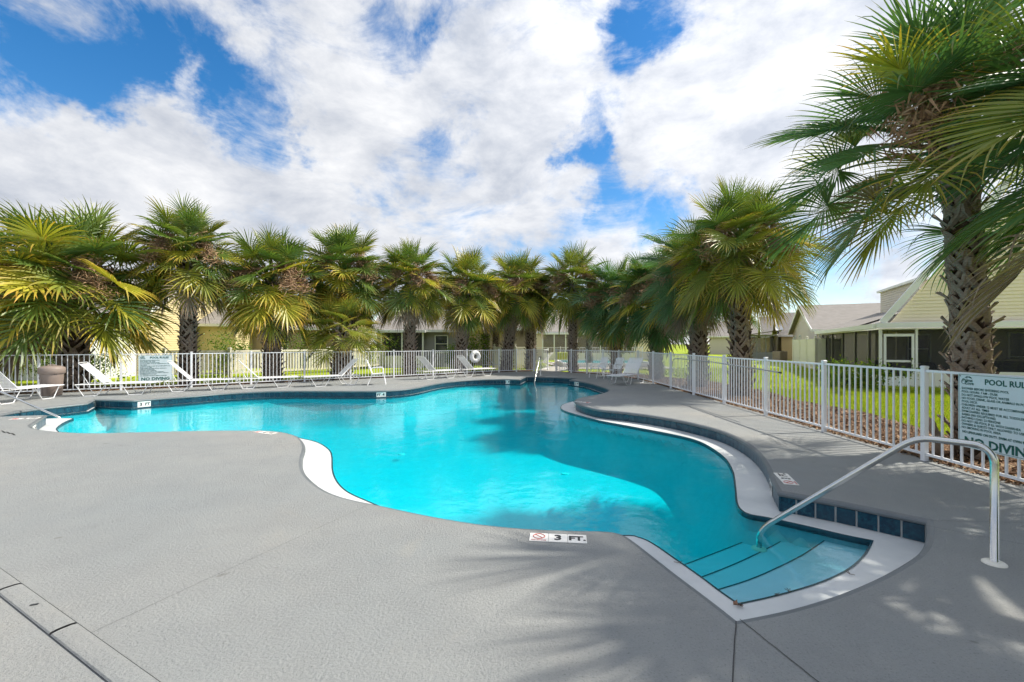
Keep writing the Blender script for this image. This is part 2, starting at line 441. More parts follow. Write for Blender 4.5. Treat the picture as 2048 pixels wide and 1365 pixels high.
def G(px, py, z=0.0):
    """point of the horizontal plane at height z that the survey photo shows at px, py"""
    Y = F * (EYE - z) / (py - 687.0); return Vector(((px - 1024) / F * Y, Y))
def smooth(pts, n=6, closed=False):
    P = [Vector(p) for p in pts]; out = []
    N = len(P)
    for i in range(N - 1):
        p0 = P[max(i - 1, 0)]; p1 = P[i]; p2 = P[i + 1]; p3 = P[min(i + 2, N - 1)]
        for k in range(n):
            t = k / n
            out.append(.5 * ((2 * p1) + (p2 - p0) * t + (2 * p0 - 5 * p1 + 4 * p2 - p3) * t * t + (3 * p1 - p0 - 3 * p2 + p3) * t ** 3))
    out.append(P[-1]); return out
def resample(poly, step):
    out = [poly[0].copy()]; acc = 0; last = poly[0]
    for a, b in zip(poly[:-1], poly[1:]):
        L = (b - a).length
        while acc + L >= step and L > 0:
            t = (step - acc) / L; p = a.lerp(b, t); out.append(p); a = p; L = (b - a).length; acc = 0
        acc += L
    return out
def offset(poly, o):
    """closed counter-clockwise polygon moved outwards by o"""
    N = len(poly); out = []
    for i in range(N):
        a, b, c = poly[i - 1], poly[i], poly[(i + 1) % N]
        d1 = (b - a).normalized(); d2 = (c - b).normalized()
        n1 = Vector((d1.y, -d1.x)); n2 = Vector((d2.y, -d2.x)); n = n1 + n2
        if n.length < .2: n = n1
        n.normalize(); k = min(1 / max(n.dot(n1), .5), 1.6); out.append(b + n * o * k)
    return out
def flat_poly(mb, loops, z):
    """triangulated flat polygon with holes"""
    vs = [Vector((p[0], p[1], 0)) for l in loops for p in l]
    tr = tessellate_polygon([[Vector((p[0], p[1], 0)) for p in l] for l in loops])
    fs = []
    for t in tr:
        a, b, c = (vs[i] for i in t)
        fs.append(tuple(t) if (b - a).cross(c - a).z > 0 else (t[0], t[2], t[1]))
    mb.add([(v.x, v.y, z) for v in vs], fs)
def ribbon(mb, l1, z1, l2, z2, closed=True):
    n = len(l1); b = len(mb.v)
    mb.v += [(p.x, p.y, z1) for p in l1] + [(p.x, p.y, z2) for p in l2]
    for i in range(n if closed else n - 1):
        j = (i + 1) % n; mb.f.append((b + i, b + j, b + n + j, b + n + i))
def strip2d(pts, w):
    L, R = [], []
    for i, p in enumerate(pts):
        d = (pts[min(i + 1, len(pts) - 1)] - pts[max(i - 1, 0)]).normalized(); n = Vector((-d.y, d.x)) * w / 2
        L.append(p + n); R.append(p - n)
    return L, R

# ------------------------------------------------------------------ pool outline
ZL, ZW = -0.212, -0.234      # ledge top, water level
def GP(l, z=0.): return [G(x, y, z) for x, y in l]
segs = [
    ('tip', GP([(95, 830), (62, 851)]), False),
    ('near', GP([(62, 851), (72, 857), (110, 862.5), (185, 866), (300, 863.5), (420, 861), (500, 861), (549, 862), (580, 867), (598, 874), (609, 886), (611, 899), (607, 914), (606, 930), (612, 946), (627, 962), (651, 979), (681, 991), (720, 1001), (760, 1009), (850, 1028), (950, 1045), (1050, 1055), (1150, 1059), (1210, 1060.5), (1245, 1067), (1272, 1083), (1350, 1143), (1420, 1195), (1473, 1236)]), True),
    ('curve', GP([(1473, 1236), (1571, 1216), (1667, 1188), (1744, 1157), (1801, 1127), (1836, 1102), (1851, 1074), (1851, 1040)]), True),
    ('stepwall', GP([(1851, 1040), (1686, 1006), (1555, 983)]), False),
    ('right', GP([(1555, 983), (1543, 962), (1532, 932), (1513, 904), (1486, 883), (1451, 865.5), (1411, 853), (1353, 840), (1294, 830), (1236, 823), (1197, 819), (1169, 812.5), (1154, 807), (1148, 801), (1157, 796.5), (1177, 792), (1197, 788.5), (1212, 784.3), (1217, 780.5), (1211, 776.3), (1197, 772), (1177, 766), (1158, 762.5), (1138, 760)]), True),
    ('alcove', GP([(1138, 760), (1157, 757), (1105, 754.5), (1053, 753.5), (1040, 759.5)]), False),
    ('far', GP([(1040, 759.5), (1012, 758.5), (973, 759), (934, 760.5), (895, 764), (866, 768.6), (837, 774.6), (807, 778.8), (758, 781.8), (700, 782.3), (614, 782), (556, 782.3), (497, 784.3), (439, 787.8), (380, 792.6), (313, 797.2), (264, 801.3)]), True),
    ('notch', GP([(264, 801.3), (191, 798.8), (175, 806.5)]), False),
    ('left', GP([(175, 806.5), (98, 814.5), (49, 820.6), (5, 828), (-22, 834)]), True),
    ('back', GP([(-22, 834), (30, 832), (95, 830)]), False)]
A = []; SEG = {}
for nme, pts, sm in segs:
    q = smooth(pts, 6) if sm else [p for a_, b_ in zip(pts[:-1], pts[1:]) for p in (a_, a_.lerp(b_, .5))] + [pts[-1]]
    SEG[nme] = q; A += q[:-1] if (q[-1] - A[0] if A else Vector((9, 9))).length > 1e-3 else q[:-1]
# drop near-duplicates
A = [p for i, p in enumerate(A) if (p - A[i - 1]).length > .004]
nearA = offset(A, -0.022)
# inner edge of the white ledge
Bn = smooth(GP([(50, 838), (100, 837), (143, 837)], ZL), 2) + smooth(GP([(146, 838), (135, 842), (118, 852), (114, 862), (150, 872), (300, 875), (420, 872), (500, 871), (560, 871), (590, 874)], ZL), 3)
Bn += smooth(GP([(605, 878), (634, 885), (656, 898.6), (663, 912), (664, 937), (668.5, 955), (680.6, 973), (700, 987.7), (734, 1003), (780, 1022), (850, 1045), (950, 1062), (1050, 1072), (1150, 1076), (1215, 1073), (1259, 1072), (1275, 1075), (1301.5, 1086), (1350, 1119), (1401, 1155), (1434, 1180), (1476.5, 1210)], ZL), 4)
Bs = smooth(GP([(1480, 1209), (1532, 1198), (1586, 1184), (1648, 1164), (1701, 1138), (1732, 1109), (1746, 1082)], ZL), 5)
Br = smooth(GP([(1742, 1081), (1701, 1073), (1657, 1063), (1617, 1053.5), (1538, 1036), (1498, 1028.5), (1480, 1017), (1474, 1001.5), (1471, 971), (1465, 940), (1444, 911), (1398, 883), (1340, 868), (1255, 852), (1197, 841), (1148, 828), (1126, 820.6), (1122, 815), (1127, 809), (1146, 803)], ZL), 5)
# the rest of the basin follows the tiled wall
P157 = G(1157, 796.5); Pend = G(30, 832)
i0 = min(range(len(A)), key=lambda i: (A[i] - P157).length); i1 = min(range(len(A)), key=lambda i: (A[i] - Pend).length)
rest = [nearA[i % len(A)] for i in range(i0, i1 + 1)]
B = Bn + Bs + Br + rest
B = [p for i, p in enumerate(B) if (p - B[i - 1]).length > .01]

# ------------------------------------------------------------------ setting: deck, ground
FB = [(-17.9, 12.1), (-16.1, 12.95), (-14.45, 13.9), (-12.8, 14.9), (-11.2, 15.9), (-9.8, 17.1), (-8.3, 18.2), (-6.85, 19.3), (-5.3, 20.4), (-3.75, 21.6), (-2.27, 22.9), (-.69, 24.0), (.24, 24.6), (1.19, 25.1)]
FR = [(2.4, 24.75), (3.1, 23.8), (3.8, 23.1), (4.4, 22.0), (4.92, 20.9), (5.35, 19.3), (5.40, 17.4), (5.41, 15.5), (5.41, 13.55), (5.41, 11.6), (5.42, 9.72), (5.43, 7.92), (5.42, 5.98), (5.42, 4.12), (5.42, 2.25), (5.42, .4), (5.42, -1.5)]
outer = [Vector((-19, -9)), Vector((5.57, -9)), Vector((5.57, 17.3)), Vector((5.5, 19.4)), Vector((5.05, 21.05)), Vector((4.5, 22.2)), Vector((3.95, 23.2)), Vector((3.2, 23.95)), Vector((2.55, 24.9)), Vector((1.25, 25.25))]
outer += [Vector((x - .06, y + .12)) for x, y in reversed(FB[:-1])] + [Vector((-19, 11.7))]
mb = MB(); flat_poly(mb, [outer, offset(A, .05)], 0.0)
ribbon(mb, outer, 0, outer, -.12)
deck = mb.build('pool_deck', 'deck', kind='structure')
mb = MB(); prof = [(.05, 0), (.025, -.003), (.008, -.012), (0, -.028), (.004, -.046), (.016, -.055), (.034, -.057)]
for (o1, z1), (o2, z2) in zip(prof[:-1], prof[1:]): ribbon(mb, offset(A, o1), z1, offset(A, o2), z2)
mb.build('pool_coping', 'coping', smooth=True, kind='structure')
mb = MB(); ribbon(mb, offset(A, .03), -.05, offset(A, .03), -1.4)
wall = mb.build('pool_wall', 'grout', kind='structure')
mb = MB(); flat_poly(mb, [offset(A, .06), B], ZL)
mb.build('pool_ledge', 'plaster', kind='structure')
mb = MB(); ribbon(mb, B, ZL, B, -1.5)
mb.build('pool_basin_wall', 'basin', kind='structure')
mb = MB(); ins = offset(B, -.014); ous = offset(B, .004)
ribbon(mb, ous, ZL + .004, ins, ZL + .002); ribbon(mb, ins, ZL + .002, ins, ZL - .05)
mb.build('ledge_edge_tiles', 'dark_trim', kind='structure')
# basin floor with coved edges
bp = np.array([(p.x, p.y) for p in B]); bq = np.roll(bp, -1, 0)
xs = np.arange(-12.2, 4.6, .14); ys = np.arange(2.0, 22.2, .14); X, Y = np.meshgrid(xs, ys)
pt = np.stack([X.ravel(), Y.ravel()], 1)
dmin = np.full(len(pt), 1e9); inside = np.zeros(len(pt), bool)
for a_, b_ in zip(bp, bq):
    d = b_ - a_; L2 = (d ** 2).sum() + 1e-12; t = np.clip(((pt - a_) @ d) / L2, 0, 1)
    dd = np.hypot(*(pt - a_ - t[:, None] * d).T); dmin = np.minimum(dmin, dd)
    c1 = (a_[1] > pt[:, 1]) != (b_[1] > pt[:, 1])
    with np.errstate(divide='ignore', invalid='ignore'):
        xi = (b_[0] - a_[0]) * (pt[:, 1] - a_[1]) / (b_[1] - a_[1]) + a_[0]
    inside ^= c1 & (pt[:, 0] < xi)
depth = 1.05 + .22 * np.exp(-((pt[:, 0] + 3) ** 2 / 18 + (pt[:, 1] - 11) ** 2 / 20))
cove = np.clip(1 - dmin / .55, 0, 1) ** 2 * .75
zf = np.where(inside, -depth + cove, -depth + .75)
nx, ny = len(xs), len(ys)
keep = (dmin < .4) | inside
mb = MB(); mb.v = [(float(p[0]), float(p[1]), float(z)) for p, z in zip(pt, zf)]
for j in range(ny - 1):
    for i in range(nx - 1):
        q = (j * nx + i, j * nx + i + 1, (j + 1) * nx + i + 1, (j + 1) * nx + i)
        if keep[list(q)].all(): mb.f.append(q)
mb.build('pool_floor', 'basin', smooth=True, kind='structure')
# water body, closed so that its depth tints the light
wp = offset(A, .045); mb = MB(); flat_poly(mb, [wp], ZW); nv = len(mb.v)
low = MB(); flat_poly(low, [wp], -1.62); mb.add(low.v, [f[::-1] for f in low.f]); n = len(wp)
for i in range(n): mb.f.append(((i + 1) % n, i, nv + i, nv + (i + 1) % n))
mb.build('pool_water', 'water', kind='structure')

# steps in the three alcoves
def tread(nose_px, extra, z, ext=0):
    nose = smooth(GP(nose_px, z), 6)
    if ext:
        nose = [nose[0] + (nose[0] - nose[1]).normalized() * .28] + nose + [nose[-1] + (nose[-1] - nose[-2]).normalized() * ext]
    poly = nose + [Vector(e) for e in extra]
    ar = sum(poly[i - 1].x * p.y - p.x * poly[i - 1].y for i, p in enumerate(poly))
    if ar < 0: poly = poly[::-1]
    m = MB(); flat_poly(m, [poly], z); ribbon(m, poly, z, poly, -1.3)
    o = m.build('pool_step', 'step_plaster', kind='structure')
    L, R = strip2d(nose, .012); m = MB(); ribbon(m, L, z + .004, R, z + .004, False); m.build('step_nosing', 'dark_trim', o)
ex = [tuple(G(1850, 1060, -.3) + Vector((.3, .45))), tuple(G(1800, 1180, -.3)), tuple(G(1476, 1228, -.3))]
tread([(1434, 1181), (1500, 1160), (1560, 1134), (1610, 1108), (1650, 1081)], ex, -.31, .3)
tread([(1401, 1156), (1460, 1133), (1515, 1108), (1567, 1081)], ex, -.41, .3)
tread([(1370, 1130), (1430, 1107), (1494, 1082)], ex, -.50, .3)
exl = [(-12.0, 11.6), (-12.2, 9.6), (-10.2, 9.4)]
tread([(185, 818), (150, 826), (118, 835), (100, 843)], exl, -.40)
tread([(240, 820), (200, 827), (160, 836), (140, 846)], exl, -.56)
exf = [(3.0, 20.3), (.5, 21.3)]
tread([(1045, 769), (1090, 770.5), (1140, 771)], exf, -.36)
tread([(1040, 773), (1090, 775), (1150, 775)], exf, -.52)

# wall tiles, one by one where the photo shows them
tile_me = MB().bbox(-.0739, .0739, -.006, .006, -.0735, .0735, .0015).mesh('tile', 'tile')
def lay_tiles(poly):
    tot = sum((b_ - a_).length for a_, b_ in zip(poly[:-1], poly[1:])); pts = resample(poly, tot / max(1, int(tot / .1503)) * .9995)
    for a_, b_ in zip(pts[:-1], pts[1:]):
        d = (b_ - a_).normalized(); n = Vector((d.y, -d.x)); m = (a_ + b_) / 2 + n * .026
        obj('tile', tile_me, wall, loc=(m.x, m.y, -.1325), rot=(0, 0, math.atan2(d.y, d.x)))
for k in ('tip', 'stepwall', 'right', 'alcove', 'far', 'notch', 'left'): lay_tiles(SEG[k])

# joints in the deck and the strip drain
def joint(p, q, w=.006, z=.004, mat='black_plastic', name='deck_joint'):
    pts = [p.lerp(q, t / 12) + Vector((random.uniform(-.002, .002), random.uniform(-.002, .002))) for t in range(13)]
    L, R = strip2d(pts, w); m = MB(); ribbon(m, R, z, L, z, False); m.build(name, mat, kind='structure')
joint(G(1472, 1243), G(1462, 1420), .006); joint(G(1480, 1240), G(1680, 1400), .005); joint(G(738, 1010), G(180, 1268), .002)
joint(G(1853, 1052), G(2100, 1100), .004); joint(G(240, 925), G(600, 880), .003)
joint(G(1860, 1042), G(2048, 1046), .003)
d0, d1 = G(-60, 1118), G(320, 1405)
dr = thing('strip_drain', 'narrow grey strip drain with two slots set in the near left of the deck', 'drain')
L, R = strip2d([d0, d1], .118); m = MB(); ribbon(m, R, .004, L, .004, False); m.build('drain_slot', 'black_plastic', dr)
dv = (d1 - d0); cuts = [0, .305, .62, 1]
for a_, b_ in zip(cuts[:-1], cuts[1:]):
    p = d0.lerp(d1, a_ + .004); q = d0.lerp(d1, b_ - .004)
    m = MB(); pp = [p.lerp(q, t / 8) for t in range(9)]
    rows = [strip2d(pp, w) for w in (.112, .10, .05)]; zs = [.004, .011, .015]
    for (l1, r1), (l2, r2), za, zb in zip(rows[:-1], rows[1:], zs[:-1], zs[1:]):
        ribbon(m, l2, zb, l1, za, False); ribbon(m, r1, za, r2, zb, False)
    ribbon(m, rows[2][1], .015, rows[2][0], .015, False); m.build('drain_cover', 'deck', dr)
p = d0.lerp(d1, .46); m = MB(); m.box(-.018, .018, -.008, .008, 0, .003); o = m.build('drain_notch', 'black_plastic', dr); o.location = (p.x, p.y, .0155); o.rotation_euler = (0, 0, .4)

# ground: lawn to the horizon, mulch beds
mb = MB(); flat_poly(mb, [[Vector(p) for p in ((-400, -60), (400, -60), (400, 700), (-400, 700))], offset(outer, -.3)], -.1); mb.build('lawn', 'lawn', kind='structure')
bedR = [Vector(p) for p in ((5.5, -6), (7.6, -6), (7.9, 0), (7.55, 5), (7.5, 8), (8.1, 10.5), (7.9, 12.5), (8.4, 15), (8.3, 19), (6.9, 22), (5.9, 25), (4.2, 25.6), (2.6, 25.2), (5.0, 21.2), (5.45, 19.4))]
mb = MB(); flat_poly(mb, [bedR], -.05); mb.build('mulch_bed', 'mulch', kind='structure')
backline = [Vector((x - .05, y + .1)) for x, y in FB]
bedB = backline + [Vector((1.1, 27.4)), Vector((-1.5, 26.3)), Vector((-4.6, 23.9)), Vector((-7.6, 21.2)), Vector((-10.3, 19.2)), Vector((-12.6, 17.7)), Vector((-15.5, 16.9)), Vector((-18.5, 15))]
mb = MB(); flat_poly(mb, [bedB], -.05); mb.build('mulch_bed', 'mulch', kind='structure')
mb = MB(); flat_poly(mb, [[Vector((1.2, 25.2)), Vector((2.5, 24.95)), Vector((4.6, 31.5)), Vector((2.6, 31.5))]], -.03); mb.build('concrete_path', 'concrete_path', kind='structure')

def inside_poly(x, y, poly):
    r = np.zeros(len(x), bool); P = np.array([(p[0], p[1]) for p in poly])
    for a_, b_ in zip(P, np.roll(P, -1, 0)):
        c1 = (a_[1] > y) != (b_[1] > y)
        with np.errstate(divide='ignore', invalid='ignore'): xi = (b_[0] - a_[0]) * (y - a_[1]) / (b_[1] - a_[1]) + a_[0]
        r ^= c1 & (x < xi)
    return r
def scatter_mesh(name, x, y, z, size, mat, flatness, kind='stuff', tall=False):
    n = len(x); th = rs.uniform(0, 2 * PI, n); V = np.zeros((n, 4 if not tall else 3, 3)); s = size * rs.uniform(.5, 1.5, n)
    c, sn = np.cos(th), np.sin(th)
    if tall:
        w = s * .12; lean = rs.uniform(-.5, .5, (n, 2)) * s[:, None]
        V[:, 0] = np.stack([x - c * w, y - sn * w, z], 1); V[:, 1] = np.stack([x + c * w, y + sn * w, z], 1)
        V[:, 2] = np.stack([x + lean[:, 0], y + lean[:, 1], z + s], 1); faces = [(3 * i, 3 * i + 1, 3 * i + 2) for i in range(n)]
    else:
        w = s * rs.uniform(.15, .4, n); t1 = rs.uniform(-1, 1, n) * flatness * s; t2 = rs.uniform(-1, 1, n) * flatness * w
        for k, (u, v) in enumerate(((-1, -1), (1, -1), (1, 1), (-1, 1))):
            V[:, k] = np.stack([x + u * c * s / 2 - v * sn * w / 2, y + u * sn * s / 2 + v * c * w / 2, z + u * t1 + v * t2 + .01], 1)
        faces = [(4 * i, 4 * i + 1, 4 * i + 2, 4 * i + 3) for i in range(n)]
    me = bpy.data.meshes.new(name); me.from_pydata(V.reshape(-1, 3).tolist(), [], faces); me.update(); me.materials.append(M[mat])
    o = obj(name, me, None, kind); return o
x = rs.uniform(5.5, 8.5, 52000); y = rs.uniform(1, 24, 52000); k = inside_poly(x, y, bedR)
x, y = x[k], y[k]
tag(scatter_mesh('wood_chips', x, y, np.full(len(x), -.045), .055, 'chip', .35), 'brown wood chip mulch along the right hand fence', 'mulch')
x = rs.uniform(-18, 1.3, 40000); y = rs.uniform(12, 27.5, 40000); k = inside_poly(x, y, bedB); x, y = x[k], y[k]
tag(scatter_mesh('wood_chips', x, y, np.full(len(x), -.045), .06, 'chip', .35), 'brown wood chip mulch under the palms behind the far fence', 'mulch')
t = rs.uniform(-1.5, 19, 9000); x = 5.56 + rs.normal(0, .055, 9000)
tag(scatter_mesh('leaf_litter', x, t, np.maximum(rs.normal(-.005, .01, 9000), -.03), .045, 'chip', .5), 'dry leaf litter gathered under the right hand fence', 'leaf litter')
gx, gy = [], []
for n, (x0, x1, y0, y1) in ((70000, (7.4, 15, 5, 16)), (45000, (8, 22, 14, 30))):
    gx.append(rs.uniform(x0, x1, n)); gy.append(rs.uniform(y0, y1, n))
x = np.concatenate(gx); y = np.concatenate(gy); k = ~inside_poly(x, y, bedR); x, y = x[k], y[k]
tag(scatter_mesh('grass_blades', x, y, np.full(len(x), -.1), .07, 'blade', 0, tall=True), 'short bright green grass of the lawn beyond the right fence', 'grass')

# ------------------------------------------------------------------ palms
def frond_mesh(elev, seed, nseg=36, steps=5):
    r = random.Random(seed); V, Fc, al, sg = [], [], [], []
    def addv(p, t, s): V.append(tuple(p)); al.append(t); sg.append(s); return len(V) - 1
    e = rad(elev); bend = rad(r.uniform(12, 26) * (1.2 if elev > 40 else 1.0) * max(.3, math.cos(e) + .25))
    p = Vector((0, 0, 0)); lp = r.uniform(.36, .64); N = 6; path = []
    for i in range(N + 1):
        path.append(p.copy()); ee = e - bend * (i / N); p = p + Vector((math.cos(ee), 0, math.sin(ee))) * lp / N
    hub = path[-1]
    for i, q in enumerate(path):      # petiole, a triangular channel
        w = .014 * (1.5 - .9 * i / N)
        a_ = addv(q + Vector((0, w, 0)), 0, .8); b_ = addv(q + Vector((0, -w, 0)), 0, .8); c_ = addv(q + Vector((0, 0, -w * 1.1)), 0, .6)
        if i: Fc.extend([(a_ - 3, b_ - 3, b_, a_), (b_ - 3, c_ - 3, c_, b_), (c_ - 3, a_ - 3, a_, c_)])
    ee = e - bend; d = Vector((math.cos(ee), 0, math.sin(ee))); side = Vector((0, 1, 0)); nrm = side.cross(d) * -1
    if nrm.z < 0: nrm = -nrm
    nrm = Vector((-math.sin(ee), 0, math.cos(ee)))
    tw = rad(r.uniform(-25, 25)); side = (side * math.cos(tw) + nrm * math.sin(tw)).normalized(); nrm = d.cross(side).normalized() * (1)
    if nrm.z < 0 and elev < 60: nrm = -nrm
    costa = .13; spread = rad(r.uniform(125, 150)); fold = r.uniform(.05, .34); grav = Vector((0, 0, -1)); droop = r.uniform(.4, 1.15) * (.75 if nseg > 50 else 1)
    for k in range(nseg):
        u = (k + .5) / nseg * 2 - 1; th = u * spread; ct = max(0, math.cos(th))
        base = hub + d * costa * ct * (1 - abs(u)) + grav * .05 * ct * (1 - abs(u))
        dr_ = (d * math.cos(th) + side * math.sin(th) + nrm * fold * abs(math.sin(th))).normalized()
        dr_ = (dr_ + grav * .12 * (1 - abs(u))).normalized()
        L = (.40 - .07 * abs(u) ** 2) * r.uniform(.88, 1.08); wide = spread * L * .58 / nseg * 1.62
        perp = dr_.cross(nrm).normalized(); tilt = (.55 if k % 2 else -.55) + r.uniform(-.2, .2)
        pw = (perp * math.cos(tilt) + nrm * math.sin(tilt)).normalized()
        q = base.copy(); cd = dr_.copy(); s = r.random(); prev = None
        snap = r.random() < .12; sn_at = r.uniform(.45, .8)
        for i in range(steps + 1):
            t = i / steps
            w = wide * (.92 * max(0, 1 - (t - .42) / .58) ** .75 + .03) * .5
            if t < .42: w = wide * (.22 + .62 * t / .42) * .5 * 1.25
            a_ = addv(q + pw * w, t, s); b_ = addv(q - pw * w, t, s)
            if prev: Fc.append((prev[0], prev[1], b_, a_))
            prev = (a_, b_)
            g = droop * (.05 + 1.25 * t * t) / steps * 1.6
            if snap and t > sn_at: g += .5
            cd = (cd + grav * g + side * r.uniform(-.03, .03)).normalized(); q = q + cd * L / steps
    me = bpy.data.meshes.new('frond'); me.from_pydata(V, [], Fc); me.update()
    for nm, dat in (('along', al), ('seg', sg)):
        at = me.attributes.new(nm, 'FLOAT', 'POINT'); at.data.foreach_set('value', dat)
    me.materials.append(M['frond_green']); return me
BINS = [84, 66, 48, 30, 12, -6, -26, -48, -68]
FR_LO = [[frond_mesh(b, 10 * i + j, 38, 6) for j in range(3)] for i, b in enumerate(BINS)]
FR_HI = [[frond_mesh(b, 500 + 10 * i + j, 58, 8) for j in range(4)] for i, b in enumerate(BINS)]

def boot_geom(mb, sc=1.0, r=random, wob=.1):
    """wishbone leaf base: x sideways, y outwards, z up; two legs hug the trunk and merge into a cut stub"""
    w = .19 * sc; h = .26 * sc
    for s in (-1, 1):
        th = .022 * sc
        path = [Vector((s * w * r.uniform(.85, 1.1), -.03 * sc, -h * .5)), Vector((s * w * .55, .02 * sc, -h * .08)), Vector((s * .03 * sc, .05 * sc, h * .42)), Vector((s * .018 * sc + r.uniform(-wob, wob) * .1, .085 * sc + r.uniform(0, .05) * sc, h * r.uniform(.75, 1.05)))]
        wd = [.024 * sc, .046 * sc, .052 * sc, .032 * sc]
        b = len(mb.v)
        for i, p in enumerate(path):
            d = (path[min(i + 1, 3)] - path[max(i - 1, 0)]).normalized(); sx = d.cross(Vector((0, 1, 0))).normalized() * wd[i]
            nn = sx.cross(d).normalized() * th
            if nn.y < 0: nn = -nn
            mb.v += [tuple(p - sx), tuple(p + nn), tuple(p + sx), tuple(p - nn * .6)]
        for i in range(3):
            for q in range(4): mb.f.append((b + 4 * i + q, b + 4 * i + (q + 1) % 4, b + 4 * i + 4 + (q + 1) % 4, b + 4 * i + 4 + q))
        mb.f.append((b + 12, b + 13, b + 14, b + 15))
BOOTS = []
for i in range(6):
    m = MB(); boot_geom(m, 1.0, random.Random(i)); BOOTS.append(m.mesh('leaf_base', 'boot'))
def seed_mesh(seed, n=300):
    r = random.Random(seed); m = MB()
    main = [Vector((0, 0, 0)), Vector((.22, 0, .1)), Vector((.42, 0, .02)), Vector((.52, 0, -.16))]
    m.tube(main, [.012, .010, .008, .004], 4)
    for i in range(n):
        t = r.random(); p = main[1].lerp(main[3], t) + Vector((0, 0, .05 * (1 - t)))
        for _ in range(3):
            d = Vector((r.gauss(.25, .6), r.gauss(0, .8), r.gauss(-.25, .6))).normalized(); L = r.uniform(.05, .12)
            q = p + d * L; s = d.cross(Vector((r.random(), r.random(), r.random()))).normalized() * .0055
            m.add([p - s, p + s, q], [(0, 1, 2)]); p = q
    return m.mesh('seed_cluster', 'seed_stalk')
SEEDS = [seed_mesh(i) for i in range(4)]

def palm(label, x, y, h, R, tr=.22, lean=(0, 0), n=44, yellow=.3, dead=3, seed=0, hi=False, boots='joined', seeds=4, green='frond_green', group='cabbage palms round the pool', emin=-60, bootr=None, zb=-.08):
    n = int(n * 1.95); r = random.Random(seed); root = thing('palm_tree', label, 'palm tree', (x, y, zb), 0, group)
    bootr = bootr or tr * .80
    m = MB(); NN = 10; path = []; rr = []
    for i in range(NN + 1):
        t = i / NN; path.append(Vector((lean[0] * t ** 1.4, lean[1] * t ** 1.4, h * t))); rr.append(tr * .80 * (1.12 - .25 * t + (.15 * (1 - t) ** 6)))
    m.tube(path, rr, 14); m.build('trunk', 'trunk', root, smooth=True)
    top = path[-1]
    jb = MB(); k = 0; dz = .085; zz = .12
    while zz < h + .12:
        for j in range(4):
            az = k * PI / 4 + j * 2 * PI / 4 + r.uniform(-.12, .12); t = min(zz / h, 1); c = Vector((lean[0] * t ** 1.4, lean[1] * t ** 1.4, zz + r.uniform(-.02, .02)))
            rad_ = tr * .80 * (1.12 - .25 * t + .15 * (1 - t) ** 6); s = bootr / .24 * r.uniform(.85, 1.15)
            Mx = Matrix.Translation(c) @ Matrix.Rotation(az - PI / 2, 4, 'Z') @ Matrix.Translation((0, rad_ * .97, 0)) @ Matrix.Rotation(-rad(r.uniform(-4, 26)), 4, 'X') @ Matrix.Scale(s, 4)
            bm_ = BOOTS[r.randrange(6)]
            if r.random() < .07: continue
            if boots == 'parts':
                o = obj('leaf_base', bm_, root); o.matrix_local = Mx
            else: jb.add([Mx @ v.co for v in bm_.vertices], [tuple(p.vertices) for p in bm_.polygons])
        k += 1; zz += .118 * (bootr / .26)
    if boots != 'parts': jb.build('leaf_bases', 'boot', root, kind='stuff')
    bank = FR_HI if hi else FR_LO
    for i in range(n):
        t = (i + .5) / n; el = 82 - (82 - emin) * t ** .97 + r.uniform(-9, 9)
        bi = min(range(len(BINS)), key=lambda q: abs(BINS[q] - el)); me = r.choice(bank[bi])
        o = bpy.data.objects.new('frond', me); COL.objects.link(o); o.parent = root
        az = i * 2.399963 + r.uniform(-.25, .25); s = R * (.84 + .22 * min(1, t * 2.2)) * r.uniform(.88, 1.1)
        zo = .25 - .5 * t
        o.location = (top.x + math.cos(az) * tr * .6, top.y + math.sin(az) * tr * .6, top.z + zo * min(1, R / 2))
        o.rotation_euler = (0, 0, az); o.scale = (s, s * r.choice((1, -1)), s)
        mat = green
        if t > .42 and green == 'frond_dark': mat = 'frond_yellow' if r.random() < yellow * .6 else ('frond_mid' if r.random() < .12 else green)
        elif t > .42: mat = 'frond_yellow' if r.random() < yellow else ('frond_mid' if r.random() < .55 else green)
        elif r.random() < .3: mat = 'frond_mid' if green != 'frond_dark' else 'frond_green'
        if i >= n - dead: mat = 'frond_dead'
        o.material_slots[0].link = 'OBJECT'; o.material_slots[0].material = M[mat]
    for i in range(seeds):
        o = obj('seed_cluster', SEEDS[i % 4], root); az = r.uniform(0, 6.28) if i > 1 else -PI / 2 + r.uniform(-.3, .3) + (i - .5) * 1.5 - .35 * math.copysign(1, x)
        o.location = (top.x, top.y, top.z + .22 * R / 2); o.rotation_euler = (0, 0, az); o.scale = (R * 1.25,) * 3
    return root
def at(px, Y): return (px - 1024) / F * Y
